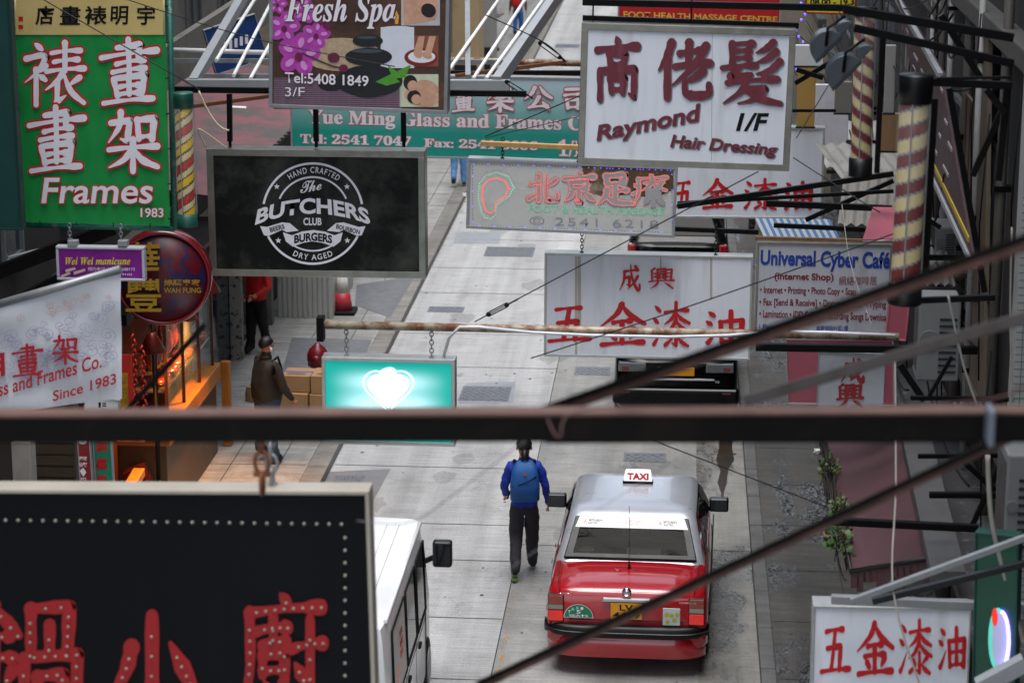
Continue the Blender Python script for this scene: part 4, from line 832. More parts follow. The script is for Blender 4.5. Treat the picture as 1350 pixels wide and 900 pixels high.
def ring(scale,step):
    P=heartish(0); c=(652,258); P=[(c[0]+(x-c[0])*scale,c[1]+(y-c[1])*scale) for x,y in P]; o=[]
    for a,b_ in zip(P,P[1:]+P[:1]):
        n=max(1,int(math.hypot(a[0]-b_[0],a[1]-b_[1])/step)); o+=[(a[0]+(b_[0]-a[0])*i/n,a[1]+(b_[1]-a[1])*i/n) for i in range(n)]
    return o
dots(s,ring(.68,2.4),.008,lr,'red_led_foot',-.006); dots(s,ring(.9,3),.007,lg,'green_led_foot',-.006); dots(s,ring(1.06,3),.007,lw_,'clear_led_foot',-.006)
tp=[]
for (x,y,r) in ((645,228-1,5),(656,224,4),(664,226,5),(677,232,5.5),(688,244,6)): tp+=[(x+r*math.cos(k*.785),y+r*math.sin(k*.785)) for k in range(8)]
dots(s,tp,.007,lw_,'clear_led_toes',-.007)
txt(s,'FOOT & HEALTH MASSAGE',None,M('led_green_letter','#6f9a86',.5,emit=.12,ecol='#70ffb8'),.0,quad=qs(697,270,876,279,.028)); txt(s,'© 2541 6218',None,M('led_violet_letter','#9a98a4',.5),-.004,quad=qs(698,285,868,296,.03),space=1.2)
bp=[]
for i in range(66): bp.append((624+i*4,216+i*4*.033)); bp.append((624+i*4,297+i*4*.036))
for i in range(20): bp.append((623,216+i*4)); bp.append((886,226+i*4))
dots(s,bp,.0055,ld_,'border_led_off',-.006); dots(s,[p for i,p in enumerate(bp) if (i*7)%5==0 or (p[0]>770 and i%4==0)],.0065,lp,'border_led_lit',-.009)
# hair dressing sign
s=sign('white hair dressing sign with maroon characters in a steel frame',(767,30),(1050,39),(765,216),22)
s.lightbox(s.px(8.5),.24,steel,sheet)
mar=M('maroon_letter','#6c2433',.5,0,.15,12,streak=.15,dirt='#8f5560',damt=.4,dscale=9); shd=M('grey_drop_letter','#7b7f84',.5)
it=[('高',(783,48,844,131)),('佬',(866,54,938,129)),('髮',(949,55,1031,137))]
brush(s,it,shd,15,y=-.002,name='character_drop',shift=(1.6,1.8)); brush(s,it,mar,15,y=-.0075)
for q,t in ((((784,166),(923,136),(927,166),(787,192)),'Raymond'),(((884,177),(1026,190),(1024,209),(883,199)),'Hair Dressing')):
    txt(s,t,None,shd,.03,shear=.2,quad=[(a+1.5,b_+1.5) for a,b_ in q],y=-.004); txt(s,t,None,mar,.03,shear=.2,quad=q,y=-.008)
txt(s,'1/F',(970,149,1014,173),blkl,.03,shear=.25)
for x in (781,911): p=s.L(x,30); B().tube([(p.x,.1,p.z),(p.x,.1,p.z+.25)],.008,5).out('hanger',blk,s.r)
bar('steel_beam','black bar lying along the top of the hair dressing sign','beam',A(768,24,22.2),A(1053,34,22.2),.05,blk,.05); bar('steel_beam','black beam above the hair dressing sign reaching the floodlights','beam',A(768,3,22.1),A(1120,11,22.1),.06,blk,.06)
seam=s.line([(939,42),(938,212)],.7,M('sheet_seam','#9da1a6',.6),'sheet_seam',-.002)
# red massage centre sign
s=sign('red foot health massage centre sign behind the hair dressing sign',(816,-40),(1032,-34),(816,32),34)
s.lightbox(s.px(2),.15,lgrey,M('sign_red','#b01018',.4,0,.08)); txt(s,'FOOT HEALTH MASSAGE CENTRE',None,M('letter_gold','#d8a83a',.5),.03,quad=((822,15),(1025,22),(1025,30),(822,24))); 
s=sign('small yellow sign with opening hours behind the floodlights',(1063,-25),(1130,-23),(1063,18),33); s.lightbox(s.px(2),.1,M('frame_red','#8a1a1a',.5),M('sign_yel','#d8c81e',.4)); txt(s,'08.00 - 19.3',(1068,-1,1126,7),blkl,.03)
# hardware and paint signs
def paint(lab,tl,tr,bl,Y,boxes,small=None,wd=12):
    s=sign(lab,tl,tr,bl,Y); s.lightbox(s.px(3),.18,alu,sheet)
    brush(s,[(c,bx) for c,bx in boxes],red,wd,y=-.004)
    return s
s=paint('white hardware and paint sign with rust streaks in the middle of the street',(718,333),(993,338),(716,469),26.3,[('五',(722,402,779,453)),('金',(789,399,851,457)),('漆',(859,397,911,458)),('油',(929,407,984,454)),('成',(815,348,845,384)),('興',(855,351,889,381))])
rs_=M('rust_streak','#a8894f',.6,0,.4,10,alpha=.4); s.rects([(758,338,761,467),(761.5,338,766,430),(936,340,939,395),(870,336,872,360)],rs_,'rust_streak',-.0022)
for x in (766,942): s.chain(x,s.h,s.h+.3)
bar('steel_beam','dark beam hidden behind the LED sign carrying the rust streaked paint sign','beam',A(740,296,26.4),A(1000,306,26.4),.05,blk)
s=paint('white hardware and paint sign farther off behind the hair dressing sign',(880,166),(1088,168),(880,287),31,[('五',(886,238,916,275)),('金',(925,236,966,276)),('漆',(980,235,1026,277)),('油',(1033,238,1073,277))],wd=13)
s=paint('white hardware and paint sign under the silver rails at the lower right',(1072,797),(1281,801),(1075,925),15,[('五',(1081,824,1121,889)),('金',(1128,819,1178,891)),('漆',(1184,815,1229,889)),('油',(1236,823,1275,881))],wd=12.5)
s=sign('white vertical sign with two red characters below the grey conduit',(1079,462),(1168,466),(1078,545),22.5,yaw=-.1); s.lightbox(s.px(1.5),.1,lgrey,M('sheet_dull','#a9adb2',.5,0,.06,3,dirt='#77777a',damt=.4)); brush(s,[('成',(1107,471,1140,505)),('興',(1103,504,1138,537))],M('dull_red','#8f1a1e',.5),16); s.chain(1106,s.h,s.h+.03); s.chain(1158,s.h,s.h+.03)
# internet cafe sign
s=sign('white internet cafe sign with blue heading and dark red list',(998,318),(1177,322),(995,438),25)
s.lightbox(s.px(3),.2,steel,M('cafe_sheet','#b9bcc4',.45,0,.05,3,streak=.1,dirt='#8d8a84',damt=.4,dscale=4))
bl=M('blue_letter','#173a96',.5); dr=M('dark_red_letter','#7c1822',.5)
txt(s,'Universal Cyber Café',None,bl,.035,quad=((1003,329),(1174,332),(1173,361),(1002,355))); txt(s,'(Internet Shop)',None,dr,.03,quad=qs(1021,359,1099,371,.02)); txt(s,'網絡咖啡居',(1106,364,1156,376),dr)
for t,q in (('• Internet • Printing • Photo Copy • Scan',qs(1002,377,1128,389,.02)),('• Fax [Send & Receive] • Documentation • Typing',qs(1001,393,1168,405,.02)),('• Lamination • IDD Calling • Recording Songs Download',qs(1001,408,1172,421,.03))): txt(s,t,None,dr,.022,quad=q)
txt(s,'1 Floor, NO. 91',(1001,427,1046,434),bl,.01); txt(s,'威靈頓街91號1樓',(1076,429,1118,436),bl,.01)
bar('steel_beam','rusty beam along the top of the internet cafe sign','beam',A(996,314,25.1),A(1180,319,25.1),.045,M('rust_iron2','#6d5138',.7,.2,.3,10))
# lit teal heart sign
s=sign('lit teal light box with a white heart hanging from a rusty pipe',(424,470),(600,474),(427,584),20)
em=M('lit_teal','#18a090',.4,emit=.0)
N=em.node_tree.nodes; K=em.node_tree.links; b_=N['Principled BSDF']; tc=[n for n in N if n.type=='TEX_COORD'][0]; sx=N.new('ShaderNodeSeparateXYZ'); K.new(tc.outputs['Object'],sx.inputs[0])
mt=N.new('ShaderNodeMath'); mt.operation='MULTIPLY'; mt.inputs[1].default_value=6.2832*3/(s.h-.06); K.new(sx.outputs['Z'],mt.inputs[0]); sn=N.new('ShaderNodeMath'); sn.operation='COSINE'; K.new(mt.outputs[0],sn.inputs[0])
m1=N.new('ShaderNodeMapRange'); m1.inputs[1].default_value=-1; m1.inputs[3].default_value=1; m1.inputs[4].default_value=.55; K.new(sn.outputs[0],m1.inputs[0])
ax=N.new('ShaderNodeMath'); ax.operation='ABSOLUTE'; K.new(sx.outputs['X'],ax.inputs[0]); m2=N.new('ShaderNodeMapRange'); m2.interpolation_type='SMOOTHSTEP'; m2.inputs[1].default_value=.56; m2.inputs[2].default_value=.15; K.new(ax.outputs[0],m2.inputs[0])
az=N.new('ShaderNodeMath'); az.operation='SUBTRACT'; az.inputs[1].default_value=s.h/2; K.new(sx.outputs['Z'],az.inputs[0]); az2=N.new('ShaderNodeMath'); az2.operation='ABSOLUTE'; K.new(az.outputs[0],az2.inputs[0]); m3=N.new('ShaderNodeMapRange'); m3.interpolation_type='SMOOTHSTEP'; m3.inputs[1].default_value=.34; m3.inputs[2].default_value=.12; K.new(az2.outputs[0],m3.inputs[0])
mm=N.new('ShaderNodeMath'); mm.operation='MULTIPLY'; K.new(m2.outputs[0],mm.inputs[0]); K.new(m3.outputs[0],mm.inputs[1]); mm2=N.new('ShaderNodeMath'); mm2.operation='MULTIPLY'; K.new(mm.outputs[0],mm2.inputs[0]); K.new(m1.outputs[0],mm2.inputs[1])
rc=N.new('ShaderNodeValToRGB'); e=rc.color_ramp.elements; e[0].color=(*lin('#00a094'),1); e[1].color=(*lin('#c4f8ff'),1); e[1].position=.95; K.new(mm2.outputs[0],rc.inputs[0]); K.new(rc.outputs[0],b_.inputs['Emission Color']); K.new(rc.outputs[0],b_.inputs['Base Color']); b_.inputs['Emission Strength'].default_value=.33
s.lightbox(s.px(5),.16,alu,em)
for x in (455,568): s.chain(x,s.h,s.h+.245,zinc)
hm=M('lit_white','#ffffff',.4,emit=.9)
def heart(k,cx=512,cy=512): 
    P=[]
    for i in range(48):
        t=6.2832*i/48; P.append((cx+k*16*math.sin(t)**3/16,cy-k*(13*math.cos(t)-5*math.cos(2*t)-2*math.cos(3*t)-math.cos(4*t))/17))
    return P
s.polys([heart(27)],hm,'heart'); s.polys([ell(511,494,11,9),ell(514,490,8,6)],hm,'heart_top',-.0055)
h2=heart(33); hb=B(); s.line(h2+[h2[0],h2[1]],1.6,None,'',-.0045,b=hb); hb.out('heart_outline',hm,s.r)
# rusty pipe and white conduit
o=pipe('rusty_pipe','long rusty pipe across the street holding the lit teal heart sign','pipe',A(424,428,20.05),A(1185,444,20.05),.036,rust); ep=B().box(-.03,.03,-.06,.06,-.11,.1).out('end_plate',blk,o); ep.location=Vector(A(423,432,20.05))-Vector(o.location)
o=thing('cable_conduit','white conduit looping along the rusty pipe','conduit',A(620,430,20)); c=Vector(o.location); B().tube([A(x,y,Y)-c for x,y,Y in ((585,470,20.1),(592,445,20),(606,431,19.95),(632,431,19.95),(700,438,19.95),(780,442,19.95),(880,444,19.95),(960,442,19.95),(1020,437,19.95),(1090,438,19.95),(1180,442,19.95))],.013,8).out('conduit',M('white_conduit','#c8cad2',.4),o)
# foreground dark sign with LED dotted red characters
s=sign('large dark sign in the foreground with red dotted characters and pale frame',(-150,643),(487,646),(-147,990),11)
s.lightbox(s.px(6),.13,M('cream_frame','#a39d90',.45,.2,.08,3,dirt='#8a7a60',damt=.4),M('navy_panel','#07090d',.55,0,.3,2,streak=.1,spec=.15))
it=[('鍋',(-42,792,104,945)),('小',(140,808,262,945)),('廚',(312,782,428,950))]
brush(s,it,M('led_sign_red','#930a10',.6),15.5,y=-.004)
gd=M('led_lens','#8d8c80',.3,0,.1); pts=[]
for c,bx in it:
    for pp,ws in strokes(c,15.5):
        acc=0; last=pp[0]
        for p,q in zip(pp,pp[1:]):
            d=math.hypot(q[0]-p[0],q[1]-p[1]); acc+=d
            if acc>7.5: acc=0; pts.append((bx[0]+(bx[2]-bx[0])*q[0]/100,bx[1]+(bx[3]-bx[1])*q[1]/100))
dots(s,[p for p in pts if p[1]<905],.0075,gd,'character_led',-.022,True); dots(s,[(-140+i*16.4,685+(i-8)*.2) for i in range(37)]+[(455,692+i*16.5) for i in range(1,14)],.009,gd,'border_led',-.004,True)
s.chain(345,s.h,s.h+.28,zinc,y=.08,r=.028)
# ---------------------------------------------------------------- vehicles
def ring_(y,w,zb,zt,cr,tw=.9,mid=.6):
    h=[(-w*.9,zb),(-w,zb+.1),(-w*1.0,mid),(-w*.975,zt-.07),(-w*tw,zt),(-w*.5,zt+cr*.8)]
    return [(x,y,z) for x,z in h]+[(0,y,zt+cr)]+[(-x,y,z) for x,z in h[::-1]]
def rrect(x,y0,y1,z,r,n=5,crown=0):
    P=[]
    for cx,cy_,a0 in ((x-r,y1-r,0),(-x+r,y1-r,90),(-x+r,y0+r,180),(x-r,y0+r,270)):
        for i in range(n+1): a=R(a0+90*i/n); P.append((cx+r*math.cos(a),cy_+r*math.sin(a),z))
    return P
def wheel(par,x,y,r=.31):
    o=B().lathe([(.001,-.1),(r*.9,-.1),(r,-.07),(r,.07),(r*.9,.1),(.001,.1)],(x,y,r),24,axis='x').out('wheel',rubber,par)
    s_=1 if x>0 else -1; B().lathe([(.001,.0),(r*.6,.0),(r*.62,.012),(.001,.014)] if s_>0 else [(.001,.014),(r*.62,.012),(r*.6,0),(.001,0)],(x+s_*.1-(0 if s_>0 else .014),y,r),20,axis='x').out('rim',zinc,o)
def mirror(par,x,y,z,side,m=None):
    b=B().box(-.11,.11,-.06,.06,-.075,.085); o=b.out('wing_mirror',m or M('mirror_black','#0c0c0d',.3),par,bev=.025,seg=3); o.location=(x+side*.13,y,z)
    B().box(-.09,.09,-.066,-.061,-.055,.065).out('mirror_glass',M('mirror_glass','#1a1f22',.05,0,.02),o)
    B().bar((-side*.1,.02,-.05),(-side*.2,.05,-.1),.04).out('mirror_arm',rubber,o)
def taxi(loc,rz):
    o=thing('taxi','red and silver taxi with a lit roof sign seen from behind','taxi',loc,rz)
    o.scale=(1,.9,1)
    rp=M('taxi_red','#a30e1b',.2,0,.04,3,coat=1); sl=M('taxi_silver','#bcc1c9',.3,.55,.03,3,coat=.35)
    st=[(0,.77,.38,.88,.0,.88),(.03,.815,.32,.93,.004,.89),(.09,.838,.28,.955,.01,.9),(.2,.85,.25,.972,.018,.91),(.5,.85,.22,.985,.025,.9),(1.0,.855,.2,1.0,.02,.9),(1.6,.86,.2,.99,.0,.95),(2.9,.86,.2,.97,.0,.95),(3.4,.855,.2,.95,.02,.9),(4.2,.82,.24,.82,.03,.88),(4.5,.78,.28,.74,.02,.86),(4.62,.68,.34,.64,.0,.86)]
    body=B().loft([ring_(y,w,zb,zt,cr,tw) for y,w,zb,zt,cr,tw in st]).out('body',rp,o,sharp=55)
    # cabin shell
    b=B(); L=[rrect(.80,.80,3.55,.965,.14),rrect(.775,.90,3.42,1.06,.14),rrect(.69,1.28,3.0,1.365,.13),rrect(.665,1.34,2.95,1.41,.14),rrect(.60,1.44,2.86,1.445,.15),rrect(.32,1.7,2.6,1.468,.12)]
    b.loft(L)
    for f_ in list(b.bm.faces):
        c_=f_.calc_center_median()
        if f_.calc_area()>.06 and c_.z>1.06 and c_.z<1.34: b.bm.faces.remove(f_)
    b.out('cabin',sl,o,sharp=50)
    inn=M('taxi_interior','#24211f',.8,0,.2); sh=B(); sh.box(-.7,.7,.9,1.32,.99,1.02); sh.out('parcel_shelf',inn,o)
    for x,y,w_,z in ((0,1.36,1.2,1.13),(-.36,2.1,.46,1.2),(.36,2.1,.46,1.2)): B().box(x-w_/2,x+w_/2,y,y+.16,.9,z).out('seat_back',inn,o,bev=.04)
    for x,y,m_ in ((-.35,1.38,inn),(.35,1.38,inn),(-.36,2.14,inn),(.36,2.14,M('headrest_cover','#c9c9cc',.8))): B().box(x-.13,x+.13,y,y+.09,1.12 if y<2 else 1.2,1.27 if y<2 else 1.36).out('headrest',m_,o,bev=.03)
    B().box(-.05,.32,1.0,1.22,1.025,1.06).out('paper_sheet',M('paper_white','#f0f0f2',.7),o); B().lathe([(.04,0),(.09,.05),(.085,.06),(.001,.02)],(-.48,1.05,1.025),16).out('paper_bowl',white,o)
    gl=M('taxi_glass','#030404',.03,0,.05,alpha=.86,spec=.05); gs=M('window_seal','#0b0b0c',.5)
    def glass(q,name,inset,m,off=.006,th=.008):
        q=[Vector(p) for p in q]; n=(q[1]-q[0]).cross(q[3]-q[0]).normalized(); c=sum(q,Vector())/4
        q=[c+(p-c)*inset+n*off for p in q]; nn=[]   # rounded corners
        for i in range(4):
            a,p,d=q[i-1],q[i],q[(i+1)%4]; e=min(.07,(a-p).length*.2,(d-p).length*.2); u=(a-p).normalized()*e; v=(d-p).normalized()*e
            for t in (0,.33,.66,1): nn.append(p+u*(1-t)**2+v*t**2)
        return B().slab(nn,n*th).out(name,m,o)
    rq=[(-.66,.905,1.06-.03),(.66,.905,1.03),(.535,1.335,1.365),(-.535,1.335,1.365)]
    rq[0]=(-.70,.87,1.03); rq[1]=(.70,.87,1.03); rq[2]=(.60,1.30,1.365); rq[3]=(-.60,1.30,1.365)
    # banner across the top of the rear glass
    def rg(u,v,off=.02):
        a=Vector(rq[0]).lerp(Vector(rq[1]),u); c=Vector(rq[3]).lerp(Vector(rq[2]),u); n=(Vector(rq[1])-Vector(rq[0])).cross(Vector(rq[3])-Vector(rq[0])).normalized(); return a.lerp(c,v)+n*off
    sl_=B(); [sl_.tube([rg(a,c,.012),rg(d,e,.012)],.014,6) for a,c,d,e in ((0,0,1,0),(1,0,1,1),(0,1,1,1),(0,0,0,1))]; sl_.out('rear_seal',gs,o); 
    b=B(); gv=[]
    for i in range(13):
        row=[]
        for j in range(7): u,v_=.015+.97*i/12,.02+.96*j/6; row.append(b.bm.verts.new(rg(u,v_,.011+.022*math.sin(math.pi*u)**.7*math.sin(math.pi*min(1,v_*.9+.05))**.7)))
        gv.append(row)
    for i in range(12):
        for j in range(6): f_=b.bm.faces.new((gv[i][j],gv[i+1][j],gv[i+1][j+1],gv[i][j+1])); f_.smooth=True
    b.out('rear_window',gl,o,norm=False)
    wb=B(); [wb.poly([rg(*q,.034) for q in qq]) for qq in (((0,0),(1,0),(1,.09),(0,.09)),((0,.09),(.055,.09),(.055,1),(0,1)),((.945,.09),(1,.09),(1,1),(.945,1)))]; wb.out('window_band',gs,o,norm=False)
    B().poly([rg(.015,.72,.036),rg(.985,.72,.036),rg(.97,.985,.036),rg(.03,.985,.036)]).out('window_banner',M('banner_white','#e2e0e2',.4),o)
    def place(me,f,mat,name):
        xs=[v.co.x for v in me.vertices]; ys=[v.co.y for v in me.vertices]; x0,x1,y0,y1=min(xs),max(xs),min(ys),max(ys)
        for v in me.vertices: v.co=f((v.co.x-x0)/(x1-x0),(v.co.y-y0)/(y1-y0))
        me.materials.clear(); me.materials.append(mat); q=bpy.data.objects.new(name,me); C.objects.link(q); q.parent=o; return q
    for u0,fade in ((.06,0),(.42,1),(.72,0)):
        m=M('logo_red','#c02028',.5) if not fade else M('logo_pink','#d9a0a0',.5); g=M('logo_grey','#4a4a4e',.5) if not fade else M('logo_grey_faded','#b9a9ac',.5); b=B()
        for k in range(3):
            a=1.5708+k*2.0944; cx,cy_=u0+.03,.86; d=.034; x1,y1=math.cos(a),math.sin(a)
            def W(x,y): return rg(cx+x*.018,cy_+y*.062,.038)
            t=.5; b.poly([W(0,0),W(.55*math.cos(a-t),.55*math.sin(a-t)),W(x1*.98,y1*.98),W(.55*math.cos(a+t),.55*math.sin(a+t))])
        b.out('window_logo',m,o)
        for t,v in (('MITSUBISHI',.865),('ELECTRIC',.795)): place(glyphs(t,.02),lambda u,k,v=v,t=t: rg(u0+.06+u*(.12 if t[0]=='M' else .085),v+k*.055,.038),g,'window_lettering')
    # side windows
    for sx in (-1,1):
        f=lambda y,z: Vector((sx*(.80-.11*(z-1.03)/.33*1.0) if z>1.03 else sx*.79,y,z))
        for (a,b_,c_,d) in ((1.12,1.62,1.70,1.46),(1.72,2.42,2.38,1.78),(2.50,3.22,2.86,2.46)):
            q=[f(a,1.04),f(b_,1.04),f(c_ if False else (c_),1.345),f(d,1.345)]
            if sx<0: q=q[::-1]; q=[q[1],q[0],q[3],q[2]]; q=q[::-1]
            n=(q[1]-q[0]).cross(q[3]-q[0]); 
            if n.x*sx<0: q=[q[1],q[0],q[3],q[2]]
            glass(q,'side_window',1.0,gl,.012,.006)
        for y in (1.12,1.72): B().box(sx*.857,sx*.861,y,y+.09,.88,.92).out('door_handle',rubber,o,bev=.003)
        B().box(min(sx*.858,sx*.872),max(sx*.858,sx*.872),.5,4.2,.55,.60).out('side_trim',rubber,o)
        wheel(o,sx*.755,.98); wheel(o,sx*.755,3.75)
        mirror(o,sx*.80,3.02,1.06,sx)
    q=[(-.72,3.40,1.05),(.72,3.40,1.05),(.57,2.97,1.37),(-.57,2.97,1.37)]; glass([q[1],q[0],q[3],q[2]],'windscreen',1,gl,.01)
    # rear: lamps, bumper, plate, stickers
    for sx in (-1,1):
        lo=B().box(sx*.735-.09,sx*.735+.08,-.018,.1,.60,.90).out('tail_lamp',M('lamp_housing','#3a0a0a',.3),o,bev=.012)
        for z0,z1,mt in ((.79,.89,M('lens_amber','#8c2f0c',.15,coat=1)),(.74,.79,M('lens_clear','#8a8478',.2,coat=1)),(.615,.73,M('lens_red','#8e0d0d',.15,coat=1,emit=.16,ecol='#ff1808'))):
            B().box(sx*.735-.082,sx*.735+.072,-.03,-.016,z0,z1).out('lens',mt,lo,bev=.006)
    def wrap(name,m_,z0,z1,w_,y0,k):
        rings=[]
        for i in range(33):
            t=-1+2*i/32; x=w_*t; yy=y0+.2*abs(t)**7; r=(z1-z0); rings.append([(x,yy+.10,z0),(x,yy+.012,z0),(x,yy,z0+r*.2),(x,yy-.008,z0+r*.5),(x,yy,z0+r*.82),(x,yy+.03,z1),(x,yy+.10,z1)])
        B().loft(rings).out(name,m_,o,sharp=45)
    wrap('bumper',M('bumper_black','#0c0d0e',.4,0,.1,spec=.3),.465,.585,.865,-.10,0)
    wrap('valance',rp,.23,.46,.83,-.06,0)
    wrap('bumper_strip',M('bumper_trim','#2c2e30',.3),.515,.53,.868,-.112,0)
    B().box(-.255,.255,-.05,.0,.845,.885).out('boot_handle',chrome,o,bev=.012)
    B().lathe([(.001,-.025),(.045,-.02),(.05,0)],(0,0,.945),20,axis='y').out('badge',chrome,o); bb=B(); 
    for rx_,rz_ in ((.034,.022),(.012,.022)): bb.tube([(rx_*math.cos(k*.5236),-.027,.945+rz_*math.sin(k*.5236)) for k in range(13)],.003,5,cap=False)
    bb.out('badge_ring',chrome,o)
    pl=B().box(-.165,.165,-.045,-.012,.655,.835).out('number_plate',M('plate_yellow','#dc9512',.4),o,bev=.008)
    def flat(t,x0,x1,z0,z1,y,mat,name,off=.02): return place(glyphs(t,off),lambda u,k:Vector((x0+(x1-x0)*u,y,z0+(z1-z0)*k)),mat,name)
    flat('LV',-.07,.07,.755,.82,-.048,blkl,'plate_letter'); flat('4489',-.14,.14,.67,.738,-.048,blkl,'plate_number')
    b=B(); c=(-.50,.655); b.poly([(c[0]+.155*math.cos(R(180*i/24)),-.03,c[1]+.15*math.sin(R(180*i/24))) for i in range(25)]); b.out('seat_sticker_edge',wht,o); b=B(); b.poly([(c[0]+.148*math.cos(R(180*i/24)),-.032,c[1]+.006+.138*math.sin(R(180*i/24))) for i in range(25)]); b.out('seat_sticker',M('sticker_green','#0d7a52',.4),o)
    for i,ch in enumerate('TAXI'): a=R(144-i*24); flat(ch,c[0]+.118*math.cos(a)-.014,c[0]+.118*math.cos(a)+.014,c[1]+.108*math.sin(a)-.013,c[1]+.108*math.sin(a)+.017,-.034,wht,'sticker_letter')
    flat('5',c[0]-.022,c[0]+.022,c[1]+.045,c[1]+.088,-.034,wht,'sticker_letter'); flat('SEATS',c[0]-.1,c[0]+.1,c[1]+.012,c[1]+.036,-.034,wht,'sticker_letter')
    B().box(.38,.56,-.031,-.02,.60,.79).out('flower_sticker',M('sticker_pale','#b9c9c4',.4),o,bev=.01); b=B()
    for x,z in ((.43,.64),(.5,.66),(.47,.71),(.53,.72),(.42,.72)): b.disc((x,-.034,z),.025,6)
    b.out('sticker_flower',M('sticker_yellow','#b8a82a',.4),o)
    flat('TOYOTA',-.70,-.58,.905,.92,-.012,chrome,'badge_lettering',.03); flat('COMFORT',.55,.72,.845,.862,-.03,chrome,'badge_lettering',.03)
    B().tube([(0,.62,1.0),(0,.62,1.03),(0,.6,1.10)],[.022,.016,.006],8).tube([(0,.6,1.10),(0,.45,1.75)],.003,5).out('aerial',rubber,o)
    b=B(); b.lathe([(.035,.0),(.035,.004),(.001,.005)],(-.12,.55,1.012),16); b.out('boot_lock',rp,o)
    b=B()
    for sx in (-1,1): b.tube([(sx*.74,.84,1.012),(sx*.735,.4,1.008),(sx*.72,.12,.985),(sx*.70,.0,.935)],.005,5).tube([(sx*.80,.9,1.0),(sx*.815,.5,.965),(sx*.8,.1,.94)],.004,5)
    b.tube([(-.6,-.006,.63),(.6,-.006,.63)],.005,5); b.out('boot_gap',M('panel_gap','#2a0508',.7),o)
    # roof sign
    sgn=B().box(-.17,.17,-.07,.07,0,.03).out('roof_sign_base',blk,o,bev=.01); sgn.location=(.02,2.42,1.465)
    b=B(); b.loft([[(-.165,-.065,.03),(.165,-.065,.03),(.165,.065,.03),(-.165,.065,.03)],[(-.14,-.04,.15),(.14,-.04,.15),(.14,.04,.15),(-.14,.04,.15)]],smooth=False); b.out('roof_sign_box',M('roof_sign_white','#eeeef0',.35,emit=.25),sgn,bev=.012)
    me=glyphs('TAXI',.05); xs=[v.co.x for v in me.vertices]; ys=[v.co.y for v in me.vertices]
    for v in me.vertices:
        u=(v.co.x-min(xs))/(max(xs)-min(xs)); k=(v.co.y-min(ys))/(max(ys)-min(ys)); z=.05+.075*k; v.co=(-.12+.24*u,-.065+.025*(z-.03)/.12-.005,z)
    me.materials.clear(); me.materials.append(red); q=bpy.data.objects.new('roof_sign_lettering',me); C.objects.link(q); q.parent=sgn
    B().tube([(-.001,.9,1.05),(0,1.32,1.372)],.002,4).out('window_wire',gs,o)
    return o
taxi((-.51,23.86,0),R(-1.2))
